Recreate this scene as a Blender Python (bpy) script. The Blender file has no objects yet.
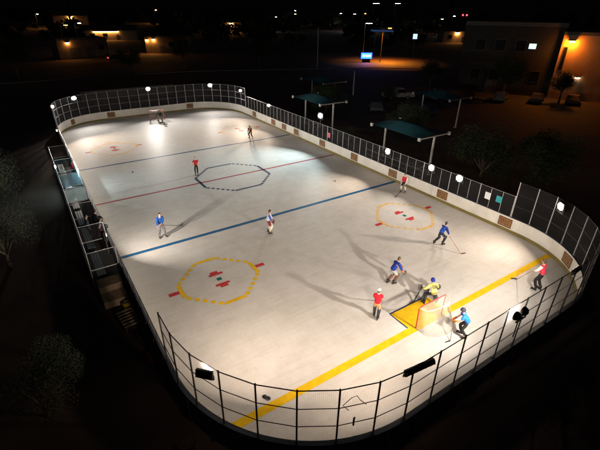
import bpy, bmesh, math, random
from mathutils import Vector, Matrix, Quaternion
from math import sin, cos, pi, sqrt, atan2, radians
random.seed(11)
SC = bpy.context.scene
COL = SC.collection
R = random.Random(5)

# ------------------------------------------------------------------ materials
def mat(name, col, rough=0.6, metal=0.0, spec=0.5, var=0.0, scale=4.0, emis=None, estr=0.0, bump=0.0, alpha=1.0, coat=0.0):
    m = bpy.data.materials.new(name); m.use_nodes = True
    nt = m.node_tree; b = nt.nodes['Principled BSDF']
    b.inputs['Base Color'].default_value = (*col, 1)
    b.inputs['Roughness'].default_value = rough
    b.inputs['Metallic'].default_value = metal
    b.inputs['Specular IOR Level'].default_value = spec
    if coat: b.inputs['Coat Weight'].default_value = coat
    if alpha < 1: b.inputs['Alpha'].default_value = alpha
    if emis:
        b.inputs['Emission Color'].default_value = (*emis, 1); b.inputs['Emission Strength'].default_value = estr
    if var or bump:
        tc = nt.nodes.new('ShaderNodeTexCoord'); n = nt.nodes.new('ShaderNodeTexNoise')
        n.inputs['Scale'].default_value = scale; n.inputs['Detail'].default_value = 6
        nt.links.new(tc.outputs['Object'], n.inputs['Vector'])
        if var:
            r = nt.nodes.new('ShaderNodeValToRGB')
            r.color_ramp.elements[0].position = .3; r.color_ramp.elements[1].position = .7
            r.color_ramp.elements[0].color = (*[c*(1-var) for c in col], 1)
            r.color_ramp.elements[1].color = (*[min(1, c*(1+var)) for c in col], 1)
            nt.links.new(n.outputs['Fac'], r.inputs['Fac']); nt.links.new(r.outputs['Color'], b.inputs['Base Color'])
        if bump:
            bp = nt.nodes.new('ShaderNodeBump'); bp.inputs['Strength'].default_value = bump
            nt.links.new(n.outputs['Fac'], bp.inputs['Height']); nt.links.new(bp.outputs['Normal'], b.inputs['Normal'])
    return m

def floor_mat():
    m = bpy.data.materials.new('sport_tile'); m.use_nodes = True
    nt = m.node_tree; N = nt.nodes.new; L = nt.links.new
    b = nt.nodes['Principled BSDF']
    tc = N('ShaderNodeTexCoord')
    br = N('ShaderNodeTexBrick'); br.offset = 0.0; br.squash = 1.0
    br.inputs['Color1'].default_value = (.53, .51, .492, 1); br.inputs['Color2'].default_value = (.515, .495, .478, 1)
    br.inputs['Mortar'].default_value = (.468, .452, .436, 1)
    br.inputs['Scale'].default_value = 1.0; br.inputs['Mortar Size'].default_value = .004
    br.inputs['Brick Width'].default_value = .305; br.inputs['Row Height'].default_value = .305
    L(tc.outputs['Object'], br.inputs['Vector'])
    def noise(s, d, lo, hi, a, c):
        n = N('ShaderNodeTexNoise'); n.inputs['Scale'].default_value = s; n.inputs['Detail'].default_value = d
        n.inputs['Roughness'].default_value = .65
        L(tc.outputs['Object'], n.inputs['Vector'])
        r = N('ShaderNodeValToRGB'); r.color_ramp.elements[0].position = lo; r.color_ramp.elements[1].position = hi
        r.color_ramp.elements[0].color = (*a, 1); r.color_ramp.elements[1].color = (*c, 1)
        L(n.outputs['Fac'], r.inputs['Fac']); return n, r
    def mul(x, y):
        mx = N('ShaderNodeMix'); mx.data_type = 'RGBA'; mx.blend_type = 'MULTIPLY'; mx.inputs[0].default_value = 1
        L(x, mx.inputs[6]); L(y, mx.inputs[7]); return mx.outputs[2]
    n1, r1 = noise(.16, 5, .33, .66, (.92, .905, .885), (1, 1, 1))        # broad dust patches
    n2, r2 = noise(1.3, 8, .36, .6, (.93, .92, .90), (1, 1, 1))         # scuffs
    n3, r3 = noise(7, 4, .3, .55, (.96, .955, .95), (1, 1, 1))
    c = mul(mul(mul(br.outputs['Color'], r1.outputs['Color']), r2.outputs['Color']), r3.outputs['Color'])
    # long skate streaks
    mp = N('ShaderNodeMapping'); mp.inputs['Scale'].default_value = (.25, 2.4, 1); mp.inputs['Rotation'].default_value = (0, 0, .7)
    L(tc.outputs['Object'], mp.inputs['Vector'])
    n4 = N('ShaderNodeTexNoise'); n4.inputs['Scale'].default_value = 1.6; n4.inputs['Detail'].default_value = 7
    L(mp.outputs['Vector'], n4.inputs['Vector'])
    r4 = N('ShaderNodeValToRGB'); r4.color_ramp.elements[0].position = .32; r4.color_ramp.elements[1].position = .48
    r4.color_ramp.elements[0].color = (.94, .93, .92, 1); r4.color_ramp.elements[1].color = (1, 1, 1, 1)
    L(n4.outputs['Fac'], r4.inputs['Fac'])
    c = mul(c, r4.outputs['Color'])
    mp2 = N('ShaderNodeMapping'); mp2.inputs['Scale'].default_value = (.5, 9, 1); mp2.inputs['Rotation'].default_value = (0, 0, -.5)
    ns = N('ShaderNodeTexNoise'); ns.inputs['Scale'].default_value = .5; ns.inputs['Detail'].default_value = 2
    L(tc.outputs['Object'], ns.inputs['Vector'])
    av = N('ShaderNodeMix'); av.data_type = 'RGBA'; av.inputs[0].default_value = .35
    L(tc.outputs['Object'], av.inputs[6]); L(ns.outputs['Color'], av.inputs[7]); L(av.outputs[2], mp2.inputs['Vector'])
    n5 = N('ShaderNodeTexNoise'); n5.inputs['Scale'].default_value = 2.2; n5.inputs['Detail'].default_value = 3
    L(mp2.outputs['Vector'], n5.inputs['Vector'])
    r5 = N('ShaderNodeValToRGB'); r5.color_ramp.elements[0].position = .27; r5.color_ramp.elements[1].position = .34
    r5.color_ramp.elements[0].color = (.83, .82, .8, 1); r5.color_ramp.elements[1].color = (1, 1, 1, 1)
    L(n5.outputs['Fac'], r5.inputs['Fac'])
    c = mul(c, r5.outputs['Color'])
    L(c, b.inputs['Base Color'])
    rr = N('ShaderNodeMapRange'); rr.inputs['To Min'].default_value = .44; rr.inputs['To Max'].default_value = .58
    L(n2.outputs['Fac'], rr.inputs['Value']); L(rr.outputs['Result'], b.inputs['Roughness'])
    b.inputs['Specular IOR Level'].default_value = .1; b.inputs['IOR'].default_value = 1.2
    return m

M = {
 'floor': floor_mat(),
 'yellow': mat('yellow_tile', (.62, .38, .012), .4, var=.12, scale=3),
 'paleyellow': mat('glare_yellow_tile', (.6, .37, .12), .4, var=.12, scale=3),  # yellow tile paled in its base colour as if bleached by lamp glare
 'blue': mat('blue_tile', (.012, .085, .2), .4, var=.15, scale=3),
 'farblue': mat('far_blue_tile', (.012, .055, .15), .4, var=.15, scale=3),
 'navy': mat('navy_tile', (.015, .035, .085), .4, var=.15, scale=3),
 'red': mat('red_tile', (.42, .035, .04), .4, var=.12, scale=3),
 'darkred': mat('maroon_tile', (.3, .014, .025), .4, var=.12, scale=3),
 'teal': mat('teal_tile', (.01, .12, .11), .4),
 'board': mat('board_white', (.74, .71, .65), .42, var=.08, scale=1.1),
 'kick': mat('kick_yellow', (.2, .155, .038), .45, var=.2, scale=1.5),
 'boardback': mat('board_backing', (.035, .032, .034), .7, var=.3, scale=2),
 'cap': mat('board_cap', (.04, .045, .06), .45),
 'steel': mat('galvanised_steel', (.42, .42, .43), .42, metal=.55, var=.12, scale=9),
 'darksteel': mat('weathered_post_steel', (.1, .095, .095), .5, metal=.5, var=.2, scale=9),
 'wire': mat('galvanised_wire', (.2, .2, .22), .5, metal=.3), 'wirebacklit': mat('backlit_wire', (.05, .047, .045), .6, metal=.2), 'backlitpost': mat('backlit_post_steel', (.028, .026, .026), .5),  # near fence wire and posts: galvanised steel painted dark as backlit silhouettes
 'black': mat('black_housing', (.012, .012, .014), .4),
 'concrete': mat('apron_concrete', (.2, .18, .165), .85, var=.22, scale=1.2, bump=.15),
 'dirt': mat('desert_dirt', (.085, .052, .036), .95, var=.35, scale=.35, bump=.3),
 'asphalt': mat('asphalt', (.05, .05, .052), .85, var=.25, scale=.8),
 'paint': mat('road_paint', (.7, .68, .6), .6),
 'wood': mat('brown_wood', (.26, .13, .042), .6, var=.4, scale=3.0),
 'woodd': mat('dark_wood', (.1, .042, .015), .65, var=.3, scale=8),
 'tan': mat('tan_plywood', (.38, .27, .17), .7, var=.2, scale=5),
 'teal_fabric': mat('teal_shade_cloth', (.018, .115, .145), .75, var=.12, scale=2),
 'whitesteel': mat('white_painted_steel', (.4, .385, .36), .5, var=.08, scale=6),
 'bark': mat('bark', (.09, .065, .045), .9, var=.3, scale=7),
 'leafA': mat('leaf_olive', (.03, .036, .018), .7, spec=.08, var=.4, scale=.8),
 'leafB': mat('leaf_dark_green', (.034, .045, .022), .7, spec=.08, var=.4, scale=.8),
 'leafC': mat('leaf_dry', (.04, .037, .022), .75, spec=.08, var=.4, scale=.8),
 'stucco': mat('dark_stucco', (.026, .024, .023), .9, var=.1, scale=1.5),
 'stuccoO': mat('tan_stucco', (.4, .24, .13), .9, var=.12, scale=.6),
 'stuccoD': mat('brown_stucco', (.17, .125, .09), .9, var=.15, scale=.9),
 'stuccoL': mat('pale_stucco', (.36, .31, .25), .9, var=.12, scale=.8),
 'roof': mat('flat_roof', (.09, .08, .075), .9, var=.2, scale=1),
 'glassdark': mat('dark_window_glass', (.008, .009, .012), .5, spec=.06),
 'poly': mat('polycarbonate_sheet', (.45, .62, .68), .25, alpha=.55),
 'alub': mat('pale_blue_bench', (.38, .5, .56), .4, metal=.2, var=.1, scale=5),
 'skin': mat('skin', (.5, .29, .2), .55, var=.06, scale=12),
 'eye': mat('eye_dark', (.02, .015, .012), .3),
 'lip': mat('lip', (.36, .13, .11), .5),
 'hairdark': mat('dark_hair', (.018, .012, .009), .55, var=.3, scale=30),
 'hairbrown': mat('brown_hair', (.06, .032, .016), .55, var=.3, scale=30),
 'cordw': mat('net_cord', (.42, .4, .36), .8),
 'framered': mat('goal_frame_red', (.5, .03, .02), .4),
 'framewhite': mat('goal_frame_pale', (.55, .5, .45), .4),
 'rubber': mat('rubber_black', (.015, .015, .015), .6),
 'stickm': mat('stick_shaft', (.05, .035, .03), .4),
 'stickw': mat('stick_wood', (.35, .22, .12), .5),
 'signw': mat('white_sign', (.75, .76, .78), .5), 'signt': mat('teal_sign', (.02, .3, .33), .5), 'signp': mat('pink_sign', (.6, .12, .17), .6),
}
for k_ in ('yellow', 'paleyellow', 'blue', 'farblue', 'navy', 'red', 'darkred', 'teal'):
    b_ = M[k_].node_tree.nodes['Principled BSDF']; b_.inputs['Specular IOR Level'].default_value = .1; b_.inputs['IOR'].default_value = 1.2; b_.inputs['Roughness'].default_value = .52
def cloth(name, c): 
    if name not in M: M[name] = mat(name, c, .85, var=.2, scale=9, spec=.2, bump=.6)
    return M[name]
_em = {}
def emit(col, s):
    k = (col, s)
    if k not in _em:
        m = bpy.data.materials.new('lit_lens'); m.use_nodes = True
        nt = m.node_tree; nt.nodes.clear()
        e = nt.nodes.new('ShaderNodeEmission'); o = nt.nodes.new('ShaderNodeOutputMaterial')
        e.inputs[0].default_value = (*col, 1); e.inputs[1].default_value = s
        nt.links.new(e.outputs[0], o.inputs[0]); _em[k] = m
    return _em[k]

# ------------------------------------------------------------------ mesh builder
class MB:
    def __init__(s): s.v = []; s.f = []; s.m = []; s.cur = 0; s.T = Matrix()
    def add(s, vs, fs):
        o = len(s.v); s.v += [tuple(s.T @ Vector(p)) for p in vs]
        for f in fs: s.f.append([o+i for i in f]); s.m.append(s.cur)
    def box(s, c, d, rot=None):
        x, y, z = d[0]/2, d[1]/2, d[2]/2
        pts = [Vector(p) for p in [(-x,-y,-z),(x,-y,-z),(x,y,-z),(-x,y,-z),(-x,-y,z),(x,-y,z),(x,y,z),(-x,y,z)]]
        if rot: pts = [rot @ p for p in pts]
        s.add([p+Vector(c) for p in pts], [(0,3,2,1),(4,5,6,7),(0,1,5,4),(1,2,6,5),(2,3,7,6),(3,0,4,7)])
    def bbox(s, c, d, b=.02, rot=None):            # box with chamfered edges
        bm = bmesh.new(); bmesh.ops.create_cube(bm, size=1)
        for v in bm.verts: v.co = Vector((v.co.x*d[0], v.co.y*d[1], v.co.z*d[2]))
        bmesh.ops.bevel(bm, geom=list(bm.edges), offset=b, segments=2, affect='EDGES', profile=.5)
        bm.verts.index_update()
        s.add([(rot @ v.co if rot else v.co)+Vector(c) for v in bm.verts], [[v.index for v in f.verts] for f in bm.faces]); bm.free()
    def tube(s, pts, rad, n=8, cap=True):
        pts = [Vector(p) for p in pts]; rads = rad if isinstance(rad, (list, tuple)) else [rad]*len(pts)
        vs = []; fs = []; prev = None
        for i, p in enumerate(pts):
            d = (pts[min(i+1, len(pts)-1)]-pts[max(i-1, 0)]).normalized()
            a = prev if prev is not None and abs(prev.dot(d)) < .9 else (Vector((0,0,1)) if abs(d.z) < .9 else Vector((1,0,0)))
            u = d.cross(a).normalized(); w = u.cross(d).normalized(); prev = w
            for k in range(n):
                t = 2*pi*k/n; vs.append(p+(u*cos(t)+w*sin(t))*rads[i])
        for i in range(len(pts)-1):
            for k in range(n):
                fs.append((i*n+k, i*n+(k+1)%n, (i+1)*n+(k+1)%n, (i+1)*n+k))
        if cap: fs += [tuple(range(n-1, -1, -1)), tuple((len(pts)-1)*n+k for k in range(n))]
        s.add(vs, fs)
    def wire(s, a, b, r=.0013):
        a = Vector(a); b = Vector(b); d = (b-a).normalized()
        u = d.cross(Vector((0,0,1)) if abs(d.z) < .9 else Vector((1,0,0))).normalized(); w = u.cross(d)
        vs = []
        for p in (a, b):
            for k in range(3): t = 2*pi*k/3; vs.append(p+(u*cos(t)+w*sin(t))*r)
        s.add(vs, [(0,1,4,3),(1,2,5,4),(2,0,3,5)])
    def ell(s, c, r, rot=None, nu=14, nv=10, fn=None, zmin=None):
        vs = []; fs = []
        for j in range(nv+1):
            ph = pi*j/nv
            for i in range(nu):
                t = 2*pi*i/nu
                p = Vector((sin(ph)*cos(t), sin(ph)*sin(t), cos(ph)))
                if fn: p = fn(p)
                p = Vector((p.x*r[0], p.y*r[1], p.z*r[2]))
                if rot: p = rot @ p
                vs.append(p+Vector(c))
        for j in range(nv):
            for i in range(nu):
                fs.append((j*nu+i, (j+1)*nu+i, (j+1)*nu+(i+1)%nu, j*nu+(i+1)%nu))
        if zmin is not None:
            keep = int(nv*zmin); fs = fs[:keep*nu]
        s.add(vs, fs)
    def mesh(s, ob):                               # merge another mesh's geometry
        s.add([v.co for v in ob.vertices], [list(p.vertices) for p in ob.polygons])
    def build(s, name, mats, parent=None, loc=None, smooth=False, rotz=None):
        me = bpy.data.meshes.new(name); me.from_pydata(s.v, [], s.f); me.update()
        for m in (mats if isinstance(mats, (list, tuple)) else [mats]): me.materials.append(M[m] if isinstance(m, str) else m)
        me.polygons.foreach_set('material_index', s.m)
        if smooth: me.polygons.foreach_set('use_smooth', [True]*len(me.polygons))
        o = bpy.data.objects.new(name, me); COL.objects.link(o)
        if parent: o.parent = parent
        if loc: o.location = loc
        if rotz is not None: o.rotation_euler.z = rotz
        return o
def tag(o, label=None, cat=None, group=None, kind=None):
    if label: o['label'] = label
    if cat: o['category'] = cat
    if group: o['group'] = group
    if kind: o['kind'] = kind
    return o
def empty(name, loc=(0,0,0), rotz=0, label=None, cat=None, group=None):
    o = bpy.data.objects.new(name, None); COL.objects.link(o); o.location = loc; o.rotation_euler.z = rotz
    o.empty_display_size = .2
    return tag(o, label, cat, group)
def copy_tree(o, parent=None):
    c = o.copy(); COL.objects.link(c)
    if parent: c.parent = parent
    for ch in [x for x in bpy.data.objects if x.parent == o]: copy_tree(ch, c)
    return c
def clone(o, loc, rotz, label, scale=None):
    c = copy_tree(o); c.location = loc; c.rotation_euler.z = rotz; c['label'] = label
    if scale: c.scale = (scale,)*3
    return c
def sheet(name, pts, z, m, kind='structure'):
    b = MB(); b.add([(x, y, z) for x, y in pts], [tuple(range(len(pts)))]); o = b.build(name, m); tag(o, kind=kind); return o
def rect(x0, y0, x1, y1): return [(x0,y0),(x1,y0),(x1,y1),(x0,y1)]

# ------------------------------------------------------------------ world, moon, camera
w = bpy.data.worlds.new('World'); SC.world = w; w.use_nodes = True
nt = w.node_tree; sky = nt.nodes.new('ShaderNodeTexSky'); sky.sky_type = 'NISHITA'; sky.sun_disc = False
sky.sun_elevation = radians(24); sky.sun_rotation = radians(200)
nt.links.new(sky.outputs[0], nt.nodes['Background'].inputs[0]); nt.nodes['Background'].inputs[1].default_value = .0019
sun = bpy.data.lights.new('moonlight', 'SUN'); sun.energy = .004; sun.angle = radians(.5); sun.color = (.8, .88, 1)
so = bpy.data.objects.new('moonlight', sun); COL.objects.link(so)
el, az = radians(24), radians(200)
so.rotation_euler = Vector((sin(az)*cos(el), cos(az)*cos(el), sin(el))).to_track_quat('Z', 'Y').to_euler()

cam = bpy.data.cameras.new('camera'); co = bpy.data.objects.new('camera', cam); COL.objects.link(co); SC.camera = co
cam.sensor_width = 36; cam.lens = 403.0975/600*36; cam.clip_start = .1; cam.clip_end = 6000
rt = Vector((0.83584018, -0.54888486, 0.00982868)); up = Vector((0.25375814, 0.40217448, 0.87969455)); fw = Vector((0.48680387, 0.73278994, -0.47543759))
mw = Matrix((( rt.x, up.x, -fw.x, -13.646), (rt.y, up.y, -fw.y, -31.421), (rt.z, up.z, -fw.z, 13.3268), (0,0,0,1)))
co.matrix_world = mw
SC.view_settings.view_transform = 'Standard'; SC.view_settings.look = 'None'; SC.view_settings.exposure = 0; SC.view_settings.gamma = 1
SC.render.engine = 'CYCLES'; SC.cycles.use_denoising = True
SC.cycles.max_bounces = 6; SC.cycles.sample_clamp_indirect = 6; SC.cycles.caustics_reflective = False; SC.cycles.caustics_refractive = False

# ------------------------------------------------------------------ ground
G0 = -.12
sheet('ground', rect(-2500, -900, 3500, 3500), G0, 'dirt')
XL, XR, YB, YT, RAD = -11.55, 11.4, -25.9, 27.0, 6.0
def loop(off=0, n=24):
    """rounded rectangle, counter-clockwise from the start of the right side"""
    P = []; r = RAD+off
    for cx, cy, a0 in ((XR-RAD, YT-RAD, 0), (XL+RAD, YT-RAD, 90), (XL+RAD, YB+RAD, 180), (XR-RAD, YB+RAD, 270)):
        for k in range(n+1):
            a = radians(a0+90*k/n); P.append((cx+r*cos(a), cy+r*sin(a)))
    return P
def along(off):
    """function s -> (x, y, outward normal) along the loop, and total length, s=0 at the bottom of the right side"""
    P = [(XR+off, YB+RAD)]+loop(off, 40)
    S = [0]
    for a, b in zip(P, P[1:]+P[:1]): S.append(S[-1]+math.hypot(b[0]-a[0], b[1]-a[1]))
    def f(s):
        s = s % S[-1]
        i = max(k for k in range(len(P)) if S[k] <= s+1e-9)
        a, b = P[i], P[(i+1) % len(P)]; t = (s-S[i])/max(1e-9, S[i+1]-S[i])
        d = Vector((b[0]-a[0], b[1]-a[1])).normalized() if (b != a) else Vector((0,1))
        return Vector((a[0]+(b[0]-a[0])*t, a[1]+(b[1]-a[1])*t)), Vector((d.y, -d.x))
    def inv(x, y):
        best = min(range(int(S[-1]*20)), key=lambda k: (f(k/20)[0]-Vector((x, y))).length); return best/20
    return f, S[-1], inv
sheet('rink_floor', loop(.02), 0, 'floor')
T = .305
def tiles(name, rects, m, z=.004):
    b = MB()
    for q_ in rects:
        if isinstance(q_, list):
            a_ = sum(q_[i][0]*q_[(i+1) % 4][1]-q_[(i+1) % 4][0]*q_[i][1] for i in range(4))
            b.add([(x, y, z) for x, y in (q_ if a_ > 0 else q_[::-1])], [(0,1,2,3)])
        else:
            x0, y0, x1, y1 = q_; b.add([(x0,y0,z),(x1,y0,z),(x1,y1,z),(x0,y1,z)], [(0,1,2,3)])
    return tag(b.build(name, m), kind='structure')
def chord(y, off=-.02):     # half-open x range of the floor at this y
    if y < YB+RAD: d = sqrt(max(0, RAD**2-(YB+RAD-y)**2)); return XL+RAD-d+.03, XR-RAD+d-.03
    if y > YT-RAD: d = sqrt(max(0, RAD**2-(y-YT+RAD)**2)); return XL+RAD-d+.03, XR-RAD+d-.03
    return XL+.02, XR-.02
for nm, y, wd, m in (('near_blue_line', -8.62, .3, 'blue'), ('centre_red_line', 0, .2, 'darkred'), ('far_blue_line', 8.62, .26, 'farblue'), ('yellow_goal_line', -22.39, .36, 'yellow')):
    x0, x1 = chord(y); tiles(nm, [(x0, y-wd/2, x1, y+wd/2)], m)
tiles('yellow_goal_crease', [(-1.3, -22.2, 1.3, -21.05)], 'yellow', .0055)
tiles('crease_shadow_and_edge', [(-1.36, -21.05, 1.36, -20.97), (-1.37, -22.2, -1.3, -21.05)], 'navy', .008)  # front strip is a painted shadow, side strip the crease's own edge
def octagon(name, cx, cy, nf, nd, m, thick=1, dash=.68, red='red', spots=True):
    h = nf*T/2; r = h+nd*T; q = []
    t = T*thick
    q += [(cx-h, cy-r-t/2, cx+h, cy-r+t/2), (cx-h, cy+r-t/2, cx+h, cy+r+t/2), (cx-r-t/2, cy-h, cx-r+t/2, cy+h), (cx+r-t/2, cy-h, cx+r+t/2, cy+h)]
    for sx in (-1, 1):
        for sy in (-1, 1):
            for k in range(nd):
                x = cx+sx*(h+(k+.5)*T); y = cy+sy*(r-(k+.5)*T); u = Vector((sx, -sy)).normalized()*T*dash*.62; v = Vector((u.y, -u.x)).normalized()*t*.5; c0 = Vector((x, y))
                q.append([tuple(c0+i*u+j*v) for i, j in ((-1, -1), (1, -1), (1, 1), (-1, 1))])
    tiles(name, q, m)
    if spots:
        e = .2
        q = []
        for s in (-1, 1):
            y0, y1 = sorted((cy+s*.41, cy+s*.6)); q.append((cx-.4, y0, cx+.4, y1))
            y0, y1 = sorted((cy+s*.6, cy+s*.8)); q.append((cx-.24-s*.02, y0, cx+.2-s*.02, y1))
            x0, x1 = sorted((cx+s*(r+.13), cx+s*(r+.68))); q.append((x0, cy-.14, x1, cy+.14))
        tiles('face_off_marks', q, red, .0055)
        e = .26; tiles('face_off_dot', [(cx-e/2, cy-e/2, cx+e/2, cy+e/2)], 'teal', .0055)
octagon('face_off_octagon', -7.25, -13.75, 4, 5, 'yellow', .75)
octagon('face_off_octagon', 7.25, -13.75, 4, 5, 'paleyellow', .72)
octagon('face_off_octagon', -7.25, 13.75, 4, 5, 'paleyellow', .6, .7)
octagon('face_off_octagon', 7.25, 13.75, 4, 5, 'paleyellow', .6, .7)
octagon('centre_octagon', 0, 0, 8, 6, 'navy', .75, .75, spots=False)

# ------------------------------------------------------------------ dasher boards
BH = 1.1
rb = empty('rink_boards', (0, 0, 0), 0, 'white dasher boards with yellow kick strip running round the whole rink floor', 'boards')
def ring(name, o0, o1, z0, z1, m, parent):
    A = loop(o0, 30); B = loop(o1, 30); n = len(A); b = MB()
    vs = [(x, y, z0) for x, y in A]+[(x, y, z1) for x, y in A]+[(x, y, z0) for x, y in B]+[(x, y, z1) for x, y in B]
    fs = []
    for i in range(n):
        j = (i+1) % n
        fs += [(j, i, n+i, n+j), (2*n+i, 2*n+j, 3*n+j, 3*n+i), (n+i, 3*n+i, 3*n+j, n+j), (i, j, 2*n+j, 2*n+i)]
    b.add(vs, fs); return b.build(name, m, parent)
ring('kick_strip', .0, .02, .002, .21, 'kick', rb)
ring('board_backing', .08, .16, G0, BH-.03, 'boardback', rb)
ring('cap_rail', -.005, .17, BH-.03, BH, 'cap', rb)
f_in, Ltot, inv_in = along(.02)
f_o2, L2_, _i = along(.08)
f_out, Lo, inv_out = along(.16)
NP = round(Ltot/2.44)
for k in range(NP):                                  # one part per moulded panel, a thin gap between
    b = MB(); n = 10; vs = []
    for i in range(n+1):
        t = (k+(.0018+.9964*i/n))/NP
        p, q = f_in(t*Ltot)[0], f_o2(t*L2_)[0]
        vs += [(p.x, p.y, .0), (p.x, p.y, BH-.03), (q.x, q.y, BH-.03), (q.x, q.y, .0)]
    fs = [(0, 1, 2, 3), (4*n, 4*n+3, 4*n+2, 4*n+1)]
    for i in range(n):
        o = 4*i
        for j in range(4): fs.append((o+j, o+4+j, o+4+(j+1) % 4, o+(j+1) % 4))
    b.add(vs, fs); b.build('board_panel', 'board', rb)
stm = MB(); stm.box((0, .045, .47), (.05, .09, 1.12)); st0 = None
k = 0
while k*1.22 < Lo:
    p, n = f_out(k*1.22)
    if p.y < -11 or (p.x < 0 and p.y < 24):
        o = bpy.data.objects.new('back_stud', st0.data) if st0 else stm.build('back_stud', 'boardback', rb)
        if st0: COL.objects.link(o); o.parent = rb
        st0 = st0 or o
        o.location = (p.x, p.y, 0); o.rotation_euler.z = atan2(-n.x, n.y)
    k += 1

# ------------------------------------------------------------------ mesh fences on the boards
FO = .1
f_f, LF, inv_f = along(FO)
def fence(name, s0, s1, h, spacing, rails, label, major=None, postm='steel', pr=.03, endlow=None, pitch=.05, wr=.0013, wirem='wire'):
    root = empty(name, (0,0,0), 0, label, 'fence')
    n = max(1, round((s1-s0)/spacing)); sp = (s1-s0)/n
    wires = (MB(), MB()); zt = BH+h
    P = [f_f(s0+i*sp) for i in range(n+1)]
    for i, (p, nn) in enumerate(P):
        b = MB(); big = (major is None) or i % major == 0 or i == n
        r = pr if big else pr*.55
        b.tube([(p.x, p.y, BH-.5 if False else BH), (p.x, p.y, zt+(.02 if big else -.01))], r, 8)
        if big: b.box((p.x+nn.x*.01, p.y+nn.y*.01, BH+.01), (.11, .11, .02), Matrix.Rotation(atan2(nn.y, nn.x), 4, 'Z'))
        b.build('post', 'steel' if p.x > 8.4 else postm, root)  # near fence: right bend in lighter steel as lit, the rest painted backlit
    for i in range(n):
        a, c = P[i][0], P[i+1][0]
        m = int(sp/pitch)
        for q in range(1, m):
            t = q/m; x, y = a.x+(c.x-a.x)*t, a.y+(c.y-a.y)*t; wires[a.x > 8.4].wire((x, y, BH+.02), (x, y, zt-.02), wr)
        for q in range(1, int(h/pitch)):
            z = BH+q*pitch; wires[a.x > 8.4].wire((a.x, a.y, z), (c.x, c.y, z), wr)
    for z in rails:
        rail = MB(); rail.tube([(p.x, p.y, BH+z) for p, _ in P], .016 if z < h-.05 else .02, 6); rail.build('rail', postm, root)
    if wires[0].v: wires[0].build('wire_mesh', wirem, root)
    if wires[1].v: wires[1].build('wire_mesh', 'wire', root)
    return root
HT = 2.45
s_r0 = inv_f(XR+FO, -19.15); s_r1 = inv_f(XR+FO, 20.4)          # right side
s_l0 = inv_f(XL-FO, 18.5); s_l1 = inv_f(XL-FO, -19.2)            # left side (going down)
if s_r0 > s_r1: s_r0 -= LF
fence('low_fence', s_r0+.06, s_r1-.06, 1.47, .86, (1.45,), 'low wire fence with many thin uprights along the long right boards', major=3)
fence('tall_fence', s_r1, s_l0, HT, 1.29, (.82, 1.63, HT-.02), 'tall three-row wire fence curving round the far end of rink')
fence('tall_fence', s_l1, s_r0+LF, HT, 1.28, (.82, 1.63, HT-.02), 'tall three-row wire fence curving round the near end of rink', postm='backlitpost', pr=.031, pitch=.06, wr=.0011, wirem='wirebacklit')
s_a = inv_f(XL-FO, -11.4)
fence('low_fence', s_a, s_l1-.06, .55, 1.2, (.53,), 'short dark wire fence on left boards below the players bench', postm='darksteel', pr=.022)
s_b = inv_f(XL-FO, 10.6)
fence('low_fence', s_l0+.06, s_b, .55, 1.2, (.53,), 'short wire fence on left boards between bench and far corner', postm='darksteel', pr=.022)

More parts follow.
